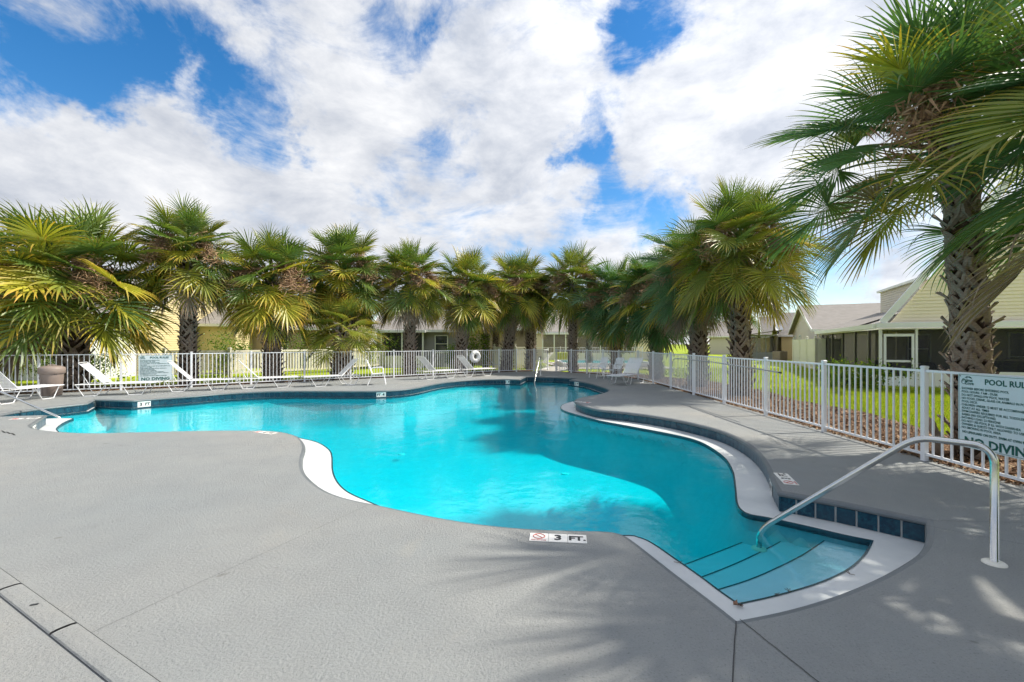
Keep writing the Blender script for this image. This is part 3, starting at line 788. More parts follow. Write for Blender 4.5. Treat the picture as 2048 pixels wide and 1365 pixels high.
PL = [
 # label, px, Y, trunk h, R, kwargs
 ('thick palm cut by the left photo edge, fronds hanging to the fence', -75, 16.5, 3.9, 2.9, dict(tr=.34, yellow=.45, n=46, dead=2)),
 ('broad palm with a very thick short trunk behind the brown bin', 146, 15.6, 3.55, 3.05, dict(tr=.40, yellow=.55, n=54, dead=2, emin=-36)),
 ('tall palm beside the far pool rules sign with a long bare scaled trunk', 377, 17.2, 4.9, 2.15, dict(tr=.27, yellow=.5, n=46, dead=5)),
 ('palm with golden lower fronds, second tall one right of the far rules sign', 545, 18.8, 4.1, 2.45, dict(tr=.31, yellow=.6, n=48, dead=3)),
 ('tall palm rising behind the short bushy palm', 690, 20.8, 4.8, 2.35, dict(tr=.28, yellow=.45, n=46, dead=5)),
 ('short young palm with a squat scaly trunk under a taller crown', 684, 19.6, 2.15, 1.75, dict(tr=.36, yellow=.15, n=26, dead=0, seeds=0, green='frond_mid', emin=-25)),
 ('palm with brown hanging fronds and upright trunk above the empty middle of the far fence', 820, 21.9, 4.6, 2.15, dict(tr=.26, yellow=.45, n=44, dead=7)),
 ('palm just left of the white life ring, trunk leaning slightly', 921, 23.6, 4.35, 2.2, dict(tr=.30, yellow=.45, n=44, dead=4, lean=(.35, 0))),
 ('palm leaning right near the gate with pale dead fronds on its trunk', 1012, 25.7, 4.7, 2.3, dict(tr=.30, yellow=.2, n=44, dead=5, lean=(.7, 0))),
 ('dark narrow palm trunk just left of the open gate', 1061, 27.6, 4.3, 2.0, dict(tr=.28, yellow=.1, n=36, dead=4, green='frond_green')),
 ('open airy palm standing right of the gate', 1146, 25.4, 4.9, 2.35, dict(tr=.25, yellow=.05, n=34, dead=1)),
 ('dense dark palm behind the two white armchairs', 1232, 23.6, 3.9, 2.35, dict(tr=.27, yellow=.1, n=50, emin=-64, dead=2, green='frond_dark')),
 ('dense palm behind the lone lounger by the right fence', 1312, 20.0, 3.75, 2.35, dict(tr=.28, yellow=.15, n=52, emin=-64, dead=4, green='frond_dark')),
 ('palm on the mulch left of the big fence palm, rusty lower fronds', 1396, 16.6, 4.2, 2.2, dict(tr=.30, yellow=.22, n=48, dead=5, hi=True, boots='parts', green='frond_dark')),
 ('full round palm on the mulch beyond the long rescue pole', 1481, 13.9, 4.5, 2.2, dict(tr=.28, yellow=.25, n=52, dead=6, hi=True, boots='parts', green='frond_green')),
]
for i, (lb, px, Y, h, R, kw) in enumerate(PL): palm(lb, at(px, Y), Y, h, R, seed=100 + i, **kw)
palm('huge palm with crisscross leaf bases right behind the near rules sign', 6.46, 6.35, 4.4, 2.3, tr=.19, bootr=.20, n=28, yellow=.06, dead=2, emin=-20, seed=55, hi=True, boots='parts', green='frond_dark', lean=(-.25, 0))
palm('palm at the right photo edge, only its green fronds reaching in', 6.95, 4.0, 3.95, 2.5, tr=.2, bootr=.2, emin=-24, n=30, yellow=.04, dead=2, seed=71, hi=True, green='frond_dark', seeds=1)
for (x, y, h, sd, lb) in ((6.9, 1.3, 4.15, 81, 'palm outside the right edge of the view, beyond the handrail corner'), (6.6, -1.3, 3.6, 83, 'palm outside the view behind the camera, last of the right fence row')):
    palm(lb, x, y, h, 2.5, tr=.22, n=21, yellow=.05, dead=1, seed=sd, green='frond_dark', seeds=0)
o = obj('leaf_base', BOOTS[2], [q for q in bpy.data.objects if q.name == 'palm_tree.015'][0], loc=(-.30, .25, .25), rot=(rad(-10), rad(-70), rad(80))); o.scale = (2.2, 2.2, 2.6)
# slim older palms behind the gate
for i, (px, Y, h) in enumerate(((972, 29, 4.0), (992, 29.5, 4.2), (1178, 33, 4.0))):
    palm(('pale slim palm trunk behind the fence, left of a pair', 'slim palm trunk behind the fence, right of a pair', 'distant slim palm beyond the second pool')[i], at(px, Y), Y, h, 1.9, tr=.22, n=28, yellow=.2, dead=3, seed=140 + i, seeds=0)
m = MB(); mp = frond_mesh(-6, 999, 20, 4)

# ------------------------------------------------------------------ white aluminium fence
H = 1.2
picket_me = MB().box(-.010, .010, -.010, .010, .07, H - .025).mesh('picket', 'fence_white')
post_m = MB(); post_m.bbox(-.031, .031, -.031, .031, -.1, H + .02, .004); post_m.bbox(-.038, .038, -.038, .038, H + .018, H + .045, .01); post_me = post_m.mesh('post', 'fence_white')
def alu_fence(pts, root, posts=True):
    for i, p in enumerate(pts):
        if posts: obj('post', post_me, root, loc=(p[0], p[1], 0), rot=(0, 0, math.atan2(*(Vector(pts[min(i + 1, len(pts) - 1)]) - Vector(pts[max(i - 1, 0)])).yx)))
        if i == len(pts) - 1: break
        a_, b_ = Vector(p), Vector(pts[i + 1]); d = (b_ - a_).normalized(); L = (b_ - a_).length
        s, e = a_ + d * .033, b_ - d * .033; ang = math.atan2(d.y, d.x)
        for z, hh in ((H - .025, .03), (.085, .03)):
            m = MB(); m.bar((s.x, s.y, z + .003), (e.x, e.y, z + .003), .030, hh); m.build('rail', 'fence_white', root)
        n = max(3, round(L / .125) - 1)
        for k in range(n):
            q = a_.lerp(b_, (k + 1) / (n + 1)); obj('picket', picket_me, root, loc=(q.x, q.y, 0), rot=(0, 0, ang))
fb = thing('pool_fence', 'white metal picket fence along the far side of the deck', 'fence'); alu_fence(FB, fb)
fr = thing('pool_fence', 'white metal picket fence down the right side to the near rules sign', 'fence'); alu_fence(FR, fr)
gt = thing('pool_gate', 'white picket gate standing open in the far fence', 'gate'); alu_fence([(1.24, 25.16), (2.1, 26.7)], gt)
m = MB(); m.box(-.03, .03, -.06, -.035, .95, 1.1); o = m.build('latch', 'black_plastic', gt); o.location = (2.1, 26.7, 0)

# ------------------------------------------------------------------ text
def text_mesh(name, txt, size, mat, parent, loc, rot=(0, 0, 0), align='CENTER', bold=.0, sx=1.0, ext=.0006):
    cu = bpy.data.curves.new('t', 'FONT'); cu.body = txt; cu.size = size; cu.align_x = align; cu.align_y = 'CENTER' if align == 'CENTER' else 'BOTTOM_BASELINE'
    cu.offset = bold; cu.extrude = ext; cu.resolution_u = 2
    t = bpy.data.objects.new('t', cu); COL.objects.link(t)
    dg = bpy.context.evaluated_depsgraph_get(); me = bpy.data.meshes.new_from_object(t.evaluated_get(dg))
    bpy.data.objects.remove(t); bpy.data.curves.remove(cu); me.name = name; me.materials.clear(); me.materials.append(M[mat])
    o = obj(name, me, parent, loc=loc, rot=rot); o.scale = (sx, 1, 1); return o
# rules signs, built in the x-z plane facing -y
def rules_sign(label, loc, rz, w=.92, h=.87):
    root = thing('rules_sign', label, 'sign', loc, rz, 'pool rules signs on the fence')
    m = MB(); m.bbox(-w / 2, w / 2, 0, .006, 0, h, .003); m.build('panel', 'sign_face', root)
    m = MB(); b = .012
    for (x0, x1, z0, z1) in ((-w / 2 + b, w / 2 - b, h - b - .004, h - b), (-w / 2 + b, w / 2 - b, b, b + .004), (-w / 2 + b, -w / 2 + b + .004, b + .004, h - b - .004), (w / 2 - b - .004, w / 2 - b, b + .004, h - b - .004)):
        m.box(x0, x1, -.002, 0, z0, z1)
    m.build('border_line', 'sign_green', root)
    R = (PI / 2, 0, 0)
    text_mesh('heading', 'POOL RULES', .088, 'sign_green', root, (.10, -.002, h - .085), R, 'CENTER', .0026)
    lines = ['. SHOWER BEFORE ENTERING POOL', '. POOL HOURS: 7 AM - DUSK', '. DO NOT SWALLOW POOL WATER', '. NO FOOD, DRINK, GLASS OR ANIMALS IN POOL OR', '  POOL DECK', '. CHILDREN UNDER 12 MUST BE ACCOMPANIED BY AN', '  ADULT AT ALL TIMES', '. SWIM DIAPERS REQUIRED FOR ALL TODDLERS &', '  BABIES (NO EXCEPTIONS)', '. BATHING LOAD: 23 PERSONS', '. DO NOT USE POOL IF ILL WITH DIARRHEA', '. OWNERS & GUESTS ONLY ALLOWED TO USE POOL', '. NO SMOKING IN POOL AREA']
    for i, l in enumerate(lines): text_mesh('rule_line', l, .038, 'sign_green', root, (-w / 2 + .03, -.002, h - .187 - i * .0385), R, 'LEFT', .0005, .86)
    text_mesh('rule_line', 'NO LIFEGUARD ON DUTY. SWIM AT OWN RISK', .038, 'sign_green', root, (-w / 2 + .055, -.002, h - .187 - 13.35 * .0385), R, 'LEFT', .0011, .86)
    text_mesh('warning_text', 'NO DIVING', .135, 'sign_green', root, (0, -.002, .072), R, 'CENTER', .0048, 1.08)
    # emblem: two words under a little palm with a wave curl
    text_mesh('emblem_word', 'Palms', .052, 'sign_green', root, (-w / 2 + .115, -.002, h - .078), R, 'CENTER', .001)
    text_mesh('emblem_word', 'Cove', .050, 'sign_green', root, (-w / 2 + .135, -.002, h - .113), R, 'CENTER', .001)
    m = MB()
    for a_ in (-70, -35, 5, 40, 75, 110, -110):
        p = Vector((-w / 2 + .125, -.0025, h - .038)); pts = [p + Vector((math.sin(rad(a_)) * t * .045, 0, math.cos(rad(a_)) * t * .018 - t * t * .012)) for t in (0, .5, 1)]; m.tube(pts, [.003, .004, .001], 4)
    m.tube([(-w / 2 + .075 + .03 * math.cos(t / 10 * 4.6 + 1.9), -.0025, h - .095 + .028 * math.sin(t / 10 * 4.6 + 1.9)) for t in range(11)], .0028, 4)
    m.build('emblem_palm', 'sign_green', root)
    m = MB()
    for sx in (-1, 1):
        for z in (.03, h - .03): m.lathe([(0, -.004), (.006, -.004), (.006, 0)], 8, (0, 0, 0)) if False else m.box(sx * (w / 2 - .03) - .005, sx * (w / 2 - .03) + .005, -.005, -.0005, z - .005, z + .005)
    m.build('screw', 'black_plastic', root); return root
rules_sign('large white pool rules sign with green lettering on the near right fence', (5.40 - .02, 5.03, .31), -PI / 2 + .0)
a_, b_ = Vector(FB[3]), Vector(FB[4]); d = (b_ - a_).normalized(); p = a_ + d * .90 + Vector((d.y, -d.x)) * .03
rules_sign('white pool rules sign with green lettering on the far fence behind two loungers', (p.x, p.y, .27), math.atan2(d.y, d.x))

# ------------------------------------------------------------------ depth markers
mt_me = MB().bbox(-.074, .074, -.074, .074, 0, .005, .002).mesh('marker_tile', 'marker_tile')
def no_dive(root, x, z0, R):
    m = MB(); pts = [(x + .045 * math.cos(t / 16 * 2 * PI), .012 + .045 * math.sin(t / 16 * 2 * PI), z0) for t in range(16)]
    m.tube(pts, .004, 4, closed=True); m.tube([(x - .032, .044, z0), (x + .032, -.02, z0)], .0035, 4); m.build('prohibition_ring', 'marker_red', root)
    text_mesh('small_text', 'NO DIVING', .022, 'marker_red', root, (x, -.057, z0), (0, 0, 0), 'CENTER', .0004)
def deck_marker(label, c, ang, num, pitch=0., sym=True, z=.002):
    root = thing('depth_marker', label, 'depth marker', (c[0], c[1], z), 0, 'pool depth markers')
    root.rotation_euler = (pitch, 0, ang)
    tiles = [-.15, 0, .15] if sym else [-.075, .075]
    for x in tiles: obj('marker_tile', mt_me, root, loc=(x, 0, 0))
    if sym: no_dive(root, -.15, .0062, None)
    xs_ = tiles[-2:]
    text_mesh('numeral', num[0], .125 if len(num[0]) == 1 else .10, 'marker_ink', root, (xs_[0], -.004, .0062), (0, 0, 0), 'CENTER', .0045)
    text_mesh('lettering', num[1], .125 if len(num[1]) == 1 else .105, 'marker_ink', root, (xs_[1], -.004, .0062), (0, 0, 0), 'CENTER', .0042)
    return root
c0 = (G(1060.5, 1075) + G(1172, 1080)) / 2; dd = G(1172, 1080) - G(1060.5, 1075)
deck_marker('three tile marker reading 3 FT with a no diving symbol at the near pool edge', c0, math.atan2(dd.y, dd.x), ('3', 'FT.'))
c0 = (G(1560, 948) + G(1584, 970)) / 2; dd = G(1562, 948) - G(1584, 970)
deck_marker('tile marker reading 3 FT lying on the shaded deck right of the ledge', c0, math.atan2(dd.y, dd.x), ('3', 'FT.'))
c0 = G(530, 866); deck_marker('tile marker reading 4 FT where the near deck bulges into the pool', c0, math.atan2(*(G(552, 869) - G(508, 864)).yx) , ('4', 'FT.'))
c0 = G(1166, 805); deck_marker('tile marker on the tip of the right deck beside the narrow ledge', c0, PI * .75, ('3', 'FT.'))
c0 = G(50, 838); deck_marker('tile marker on the deck corner beside the left handrail', c0, .35, ('3', 'FT.'))
def wall_marker(label, px, py, num, seg, flip=False):
    poly = SEG[seg]; tgt = G(px, py); i = min(range(len(poly) - 1), key=lambda i: ((poly[i] + poly[i + 1]) / 2 - tgt).length)
    d = (poly[i + 1] - poly[i]).normalized(); n = Vector((d.y, -d.x)); c = (poly[i] + poly[i + 1]) / 2 + n * .016
    # wall faces the water (-n); its left-to-right as read from the pool runs against the outline
    deck_marker(label, (c.x, c.y), math.atan2(-d.y, -d.x), num, PI / 2, False, -.1325)
wall_marker('upright tile marker reading 3 FT on the far left pool wall', 287, 799.6, ('3', 'FT'), 'far')
wall_marker('upright tile marker reading FT 4 in the middle of the far pool wall', 765, 781.5, ('FT', '4'), 'far')
wall_marker('upright tile marker reading 3 FT on the far wall below the life ring', 1013, 758.6, ('3', 'FT'), 'far')
wall_marker('upright tile marker just right of the far handrail alcove', 1152, 761.8, ('3', 'FT'), 'right')
wall_marker('upright tile marker on the rounded tip of the right wall', 1149, 803, ('3', 'FT'), 'right')
wall_marker('upright tile marker beside the left handrail ledge', 78, 841, ('3', 'FT'), 'tip')
wall_marker('upright tile marker on the right wall where the ledge widens at the steps', 1538, 952, ('3', 'FT'), 'right')

# ------------------------------------------------------------------ handrails
def rail(label, post, foot, zfoot, t1=.07, t2=.27, top=.82, r=.024):
    P, Q = Vector(post), Vector(foot); root = thing('handrail', label, 'handrail', (P.x, P.y, 0), 0, 'pool handrails')
    def pt(t, z): q = P.lerp(Q, t) - P; return Vector((q.x, q.y, z))
    ctrl = [pt(0, 0), pt(0, top - .12)]
    for k in range(1, 6):
        u = k / 6 * PI / 2; ctrl.append(pt(t1 * (1 - math.cos(u)), top - .12 + .12 * math.sin(u)))
    ctrl.append(pt(t1, top))
    zs_ = ZW + .03; pa = pt(t2, top); pb = pt(.985, zs_)
    for k in range(0, 6):   # bend into the slope
        u = k / 5; a1 = pt(t2 - .06, top); b1 = pa.lerp(pb, .08); ctrl.append(a1.lerp(pa, u).lerp(pa.lerp(b1, u), u))
    e0 = pa.lerp(pb, .93); e1 = pb; e2 = pt(1, zs_ - .09)
    for k in range(6):
        u = k / 5; ctrl.append(e0.lerp(e1, u).lerp(e1.lerp(e2, u), u))
    ctrl.append(pt(1, zfoot))
    m = MB(); m.tube(ctrl, r, 14); m.build('rail_tube', 'steel', root, smooth=True)
    for q, z, mt in ((pt(0, 0), 0, 'plate_cream'), (pt(1, 0), zfoot, 'plate_cream')):
        m = MB(); m.lathe([(.0, .020), (.030, .020), (.055, .016), (.066, .008), (.067, 0.0)], 24, (q.x, q.y, z)); m.build('cover_plate', mt, root, smooth=True)
    return root
rail('big steel handrail in the near right corner by the pool steps', (3.37, 3.18), (2.34, 4.31), -.41)
rail('steel handrail at the left photo edge sloping into the shallow alcove', (-12.6, 9.75), (-10.55, 10.68), -.40)
rail('thin steel handrail at the far alcove in front of the gate', (1.37, 21.85), (1.0, 20.35), -.5, .08, .2, .9)

# ------------------------------------------------------------------ loungers and chairs
def make_lounger():
    root = thing('pool_lounger', '', 'sun lounger', (0, 0, 0), 0, 'white strap loungers on the deck')
    w = .31; zt = .345; r = .0125
    for s in (-1, 1):
        m = MB(); m.tube([(0, s * w, zt), (1.86, s * w, zt), (1.93, s * w * .9, zt)], r, 6); m.build('side_rail', 'chair_white', root, True)
        for pts in (((.02, zt), (.20, .014), (.24, .012), (.46, .012), (.50, .014), (.70, zt)), ((1.06, zt), (1.24, .014), (1.28, .012), (1.52, .012), (1.56, .014), (1.74, zt))):
            m = MB(); m.tube([(x, s * (w - .005), z - .01) for x, z in pts[:1]] + [(x, s * (w + .012), z) for x, z in pts[1:5]] + [(x, s * (w - .005), z - .01) for x, z in pts[5:]], r, 6); m.build('leg', 'chair_white', root, True)
        m = MB(); m.tube([(.30, s * (w - .04), zt + .0), (.16, s * (w - .04), zt + .30)], .009, 5); m.build('back_prop', 'chair_white', root, True)
    m = MB(); m.tube([(1.93, -w * .9, zt), (1.95, 0, zt), (1.93, w * .9, zt)], r, 6); m.build('cross_bar', 'chair_white', root, True)
    for x_ in (0, .98): m = MB(); m.tube([(x_, -w, zt - .008), (x_, w, zt - .008)], r * .9, 6); m.build('cross_bar', 'chair_white', root, True)
    hx, ang, bl = .66, rad(46), .84
    def bp_(t): return Vector((hx - math.cos(ang) * t, 0, zt + .012 + math.sin(ang) * t))
    for s in (-1, 1):
        a_, b_ = bp_(0), bp_(bl); m = MB(); m.tube([a_ + Vector((0, s * (w - .02), 0)), b_ + Vector((0, s * (w - .02), 0))], .0115, 6); m.build('back_rail', 'chair_white', root, True)
    t_ = bp_(bl + .02); m = MB(); m.tube([(bp_(bl).x, -(w - .02), bp_(bl).z), (t_.x, -(w - .08), t_.z), (t_.x, (w - .08), t_.z), (bp_(bl).x, (w - .02), bp_(bl).z)], .0115, 6); m.build('back_top', 'chair_white', root, True)
    st = MB(); st.bbox(-.021, .021, -(w + .006), w + .006, -.003, .005, .001); sme = st.mesh('strap', 'strap_white')
    for k in range(23): obj('strap', sme, root, loc=(.70 + k * .053, 0, zt + .014))
    for k in range(14):
        q = bp_(.05 + k * .056); o = obj('strap', sme, root, loc=(q.x, 0, q.z + .006), rot=(0, ang, 0)); o.scale = (1, .93, 1)
    return root
L0 = make_lounger()
def put_lounger(o, leg1, leg2, side, label):
    """leg1/leg2: ground points under the middles of head-end and foot-end leg loops on the side we see (side +1 = local +y)"""
    a_, b_ = Vector(leg1), Vector(leg2); d = (b_ - a_).normalized(); n = Vector((-d.y, d.x)); mid = (a_ + b_) / 2 - n * side * .32
    org = mid - d * .875; o.location = (org.x, org.y, .002); o.rotation_euler = (0, 0, math.atan2(d.y, d.x)); relabel(o, label)
LS = [((-12.76, 11.45), (-12.8, 12.6), -1, 'white strap lounger in front of the brown bin at the left edge'),
      (tuple(G(184.6, 793.3)), tuple(G(266.6, 790.4)), -1, 'white strap lounger with raised back just right of the brown bin'),
      (tuple(G(359, 784.5)), tuple(G(432.7, 781.6)), -1, 'white strap lounger whose back rises over the far rules sign corner'),
      (tuple(G(499, 778.6)), tuple(G(563.6, 775.7)), -1, 'white strap lounger, third to the right of the brown bin'),
      (tuple(G(700, 770.8)), tuple(G(643.7, 773.7)), 1, 'white strap lounger with its back to the single armchair'),
      (tuple(G(860, 759.7)), tuple(G(902, 757)), -1, 'white strap lounger left of the one under the life ring'),
      (tuple(G(940, 754.8)), tuple(G(972.5, 752.9)), -1, 'white strap lounger directly under the white life ring'),
      ((4.98, 17.55), (4.28, 16.75), 1, 'lone white strap lounger in shade beside two armchairs on the right')]
copies = [L0] + [copy_tree(L0) for _ in LS[1:]]
for o, (l1, l2, sd_, lb) in zip(copies, LS): put_lounger(o, l1, l2, sd_, lb)

def make_chair():
    root = thing('strap_chair', '', 'armchair', (0, 0, 0), 0, 'white strap armchairs on the deck'); w = .27   # faces +x
    for s in (-1, 1):
        m = MB(); m.tube([(.30, s * w, 0), (.22, s * w, .40), (.20, s * w, .60), (.14, s * w, .64), (-.16, s * w, .63), (-.22, s * w, .58)], .012, 6); m.build('front_leg', 'chair_white', root, True)
        m = MB(); m.tube([(-.34, s * (w - .01), 0), (-.20, s * (w - .01), .36), (.20, s * (w - .01), .41)], .012, 6); m.build('rear_leg', 'chair_white', root, True)
        m = MB(); m.tube([(-.18, s * (w - .03), .38), (-.36, s * (w - .03), .86), (-.40, s * (w - .07), .92)], .011, 6); m.build('back_rail', 'chair_white', root, True)
    m = MB(); m.tube([(-.40, -w + .07, .92), (-.41, 0, .93), (-.40, w - .07, .92)], .011, 6); m.build('cross_bar', 'chair_white', root, True)
    for x_, z_ in ((.22, .40), (-.20, .37)): m = MB(); m.tube([(x_, -w, z_), (x_, w, z_)], .011, 6); m.build('cross_bar', 'chair_white', root, True)
    st = MB(); st.bbox(-.021, .021, -(w - .02), w - .02, -.003, .005, .001); sme = st.mesh('strap', 'strap_white')
    for k in range(8): obj('strap', sme, root, loc=(-.18 + k * .053, 0, .395 + k * .004))
    for k in range(9):
        t = .06 + k * .056; obj('strap', sme, root, loc=(-.19 - t * .35, 0, .40 + t * .94), rot=(0, rad(70), 0))
    return root
C0 = make_chair(); C1, C2 = copy_tree(C0), copy_tree(C0)
for o, loc, rz, lb in ((C0, (-5.02, 17.0, .002), .25, 'single white strap armchair behind a lounger on the far deck'),
                       (C1, (3.85, 20.3, .002), PI + .45, 'white strap armchair, farther of the pair by the right fence'),
                       (C2, (4.32, 19.4, .002), PI + .45, 'white strap armchair, nearer of the pair, behind the lone lounger')):
    o.location = loc; o.rotation_euler = (0, 0, rz); relabel(o, lb)

# ------------------------------------------------------------------ bin, life ring, rescue pole, floor drain lids
root = thing('trash_bin', 'brown plastic barrel bin with a lid beside the far left fence', 'bin', (-13.55, 13.4, 0), rad(-38))
m = MB(); m.lathe([(.21, 0), (.225, .02), (.262, .62), (.268, .66)], 32); m.build('bin_body', 'bin_plastic', root, True)
m = MB(); m.lathe([(.275, .64), (.298, .66), (.300, .80), (.285, .83), (.20, .87), (.08, .885), (0, .885)], 32); m.build('bin_lid', 'bin_plastic', root, True)
m = MB(); m.tube([(.04, -.09 + 0, .885), (.04, -.06, .91), (.04, .06, .91), (.04, .09, .885)], .012, 6); m.build('lid_handle', 'bin_plastic', root, True)
m = MB()
arch = [(-.115, -.205, .04), (-.09, -.24, .48), (-.06, -.255, .54), (.06, -.255, .54), (.09, -.24, .48), (.115, -.205, .04)]
m.tube(arch, .011, 5); m.build('moulded_arch', 'bin_plastic', root, True)

a_, b_ = Vector(FB[9]), Vector(FB[10]); p = a_.lerp(b_, .86); q = Vector((-1.92, 23.10)); d = (b_ - a_).normalized(); nn = Vector((d.y, -d.x))
root = thing('life_ring', 'white life ring hanging on the far fence above a lounger', 'life ring', (q.x + nn.x * .09, q.y + nn.y * .09, .86), math.atan2(d.y, d.x) )
m = MB(); m.tube([(.215 * math.cos(t / 36 * 2 * PI), 0, .215 * math.sin(t / 36 * 2 * PI)) for t in range(36)], .108, 14, closed=True); m.build('ring', 'ring_white', root, True)
for k in range(4):
    t = k * PI / 2 + .78; m = MB(); m.tube([(.215 * math.cos(t) + .111 * math.cos(s) * math.cos(t), .111 * math.sin(s), .215 * math.sin(t) + .111 * math.cos(s) * math.sin(t)) for s in [i / 12 * 2 * PI for i in range(12)]], .012, 5, closed=True); m.build('band', 'rope', root, True)
m = MB(); m.box(-.07, .07, .10, .14, -.10, .12); m.build('bracket', 'black_plastic', root)

root = thing('rescue_pole', 'long grey rescue hook pole hung along the right fence', 'rescue pole')
pts = [(5.345, 9.1, .955), (5.345, 10.5, 1.0), (5.345, 12.2, 1.04), (5.345, 14.2, 1.05), (5.345, 14.9, 1.04)]
m = MB(); m.tube(pts, .014, 8); m.build('pole', 'pole_metal', root, True)
m = MB(); m.tube([(5.345, 14.9 + .28 * math.sin(t), .76 + .28 * math.cos(t)) for t in [k / 12 * PI * 1.05 for k in range(13)]], .010, 6); m.build('hook', 'pole_metal', root, True)
m = MB(); m.tube([(5.345, 9.04, .952), (5.345, 9.11, .956)], .019, 8); m.build('end_cap', 'black_plastic', root, True)

for i, (px, py) in enumerate(((803, 911), (1077, 870), (1130, 951))):
    p = G(px, py, -1.15); m = MB(); m.lathe([(0, .02), (.07, .02), (.085, 0)], 16); o = m.build('floor_fitting', 'ring_white'); o.location = (p.x, p.y, -1.2 + .07)
    tag(o, ('small white floor fitting under water left of the middle of the pool', 'small white floor fitting farthest away in the middle of the pool', 'small white floor fitting nearest the pool steps')[i], 'pool fitting')
# twigs on the ledge
m = MB()
for (px, py) in ((1356, 1127), (1549, 1190), (1580, 1186), (1478, 1212), (1700, 1150)):
    p = G(px, py, ZL)
    for _ in range(3):
        a1 = random.uniform(0, 6.28); m.bar((p.x, p.y, ZL + .006), (p.x + .035 * math.cos(a1), p.y + .035 * math.sin(a1), ZL + .016), .003, .003)
tag(m.build('fallen_twigs', 'stem', kind='stuff'), 'tiny dry twigs lying on the white ledge by the steps', 'twigs')
m = MB(); 
for s in range(5):
    p = G(1476, 1213, ZL); a1 = s * 1.3; m.add([(p.x, p.y, ZL + .008), (p.x + .03 * math.cos(a1), p.y + .03 * math.sin(a1), ZL + .03), (p.x + .035 * math.cos(a1 + .7), p.y + .035 * math.sin(a1 + .7), ZL + .012)], [(0, 1, 2)])
tag(m.build('dead_leaf', 'terracotta'), 'curled rusty leaf at the pointed near corner of the ledge', 'leaf')
# deck crack
m = MB(); pts = [Vector((px, py)) for px, py in ((4, 862), (10, 866), (14, 864.5), (20, 868), (24, 867), (30, 871))]
pts = [G(a1.x, a1.y) for a1 in pts]; L, R = strip2d(pts, .02); ribbon(m, R, .004, L, .004, False); m.build('deck_crack', 'black_plastic', kind='structure')

# ------------------------------------------------------------------ shrubs
def shrub(label, x, y, rx, ry, h, n=900, leaf=.09, seed=0, cat='shrub', z0=-.1):
    r = random.Random(seed); root = thing('shrub', label, cat, (x, y, z0)); m = MB()
    cl = [(r.gauss(0, .4), r.gauss(0, .4), r.uniform(.15, .9)) for _ in range(14)]
    for i in range(n):
        c = r.choice(cl); p = Vector((c[0] * rx + r.gauss(0, .22) * rx, c[1] * ry + r.gauss(0, .22) * ry, max(.04, c[2] * h + r.gauss(0, .13) * h)))
        d = Vector((r.gauss(0, 1), r.gauss(0, 1), r.gauss(.2, .8))).normalized(); s = d.cross(Vector((r.random(), r.random(), r.random()))).normalized() * leaf * .3; L = leaf * r.uniform(.7, 1.4)
        m.add([p - s * .3, p + d * L * .5 - s, p + d * L, p + d * L * .5 + s], [(0, 1, 2, 3)])
    m.build('foliage', 'shrub', root); m = MB()
    for i in range(6): a1 = i * 1.05; m.tube([(0, 0, 0), (math.cos(a1) * rx * .3, math.sin(a1) * ry * .3, h * .6)], [.025, .008], 5)
    m.build('stems', 'stem', root); return root
SH = [('bright green shrub behind the pale picket fence left of the golden palm', 452, 22.6, .9, .9, 2.3, 1800), ('small leafy shrub between two palms behind the pale picket fence', 605, 26.8, 1.0, .8, 2.4, 1500),
      ('yellow green bushy shrub at the right end of the pale picket fence', 738, 29.5, 1.6, 1.2, 2.5, 2600), ('green shrub behind the far fence beside the life ring', 945, 26.5, .7, .7, 2.4, 1600),
      ('olive clipped shrub against the grey house corner', 902, 28.0, .6, .6, 1.7, 900), ('dark shrub behind the thick palm trunk at the left', 120, 18.4, 1.3, .8, 1.5, 1400),
      ('leafy shrub in front of the left screened porch', 200, 18.8, .9, .7, 1.2, 1000), ('low shrub in front of the right screened porch, nearest the white door', 1742, 16.2, .9, .6, .85, 1300),
      ('low shrub below the right porch screens', 1690, 17.5, .9, .7, .95, 1300), ('small bright shrub by the tall white privacy fence', 1658, 20.5, .5, .5, .8, 700)]
for i, (lb, px, Y, rx, ry, h, n) in enumerate(SH): shrub(lb, at(px, Y), Y, rx, ry, h, n, .11 if Y > 17.6 else .09, 300 + i)
root = thing('spiky_plant', 'spiky sword leaved plant in the bed before the right porch', 'plant', (at(1666, 16.8), 16.8, -.1)); 
lf = MB(); lf.add([(0, -.02, 0), (0, .02, 0), (.30, -.03, .42), (.30, .03, .42), (.55, 0, .62)], [(0, 2, 3, 1), (2, 4, 3)]); lme = lf.mesh('leaf', 'shrub')
for i in range(26): o = obj('leaf', lme, root, rot=(0, random.uniform(-.7, .5), i * 2.4)); o.scale = (1, 1, random.uniform(.8, 1.3))

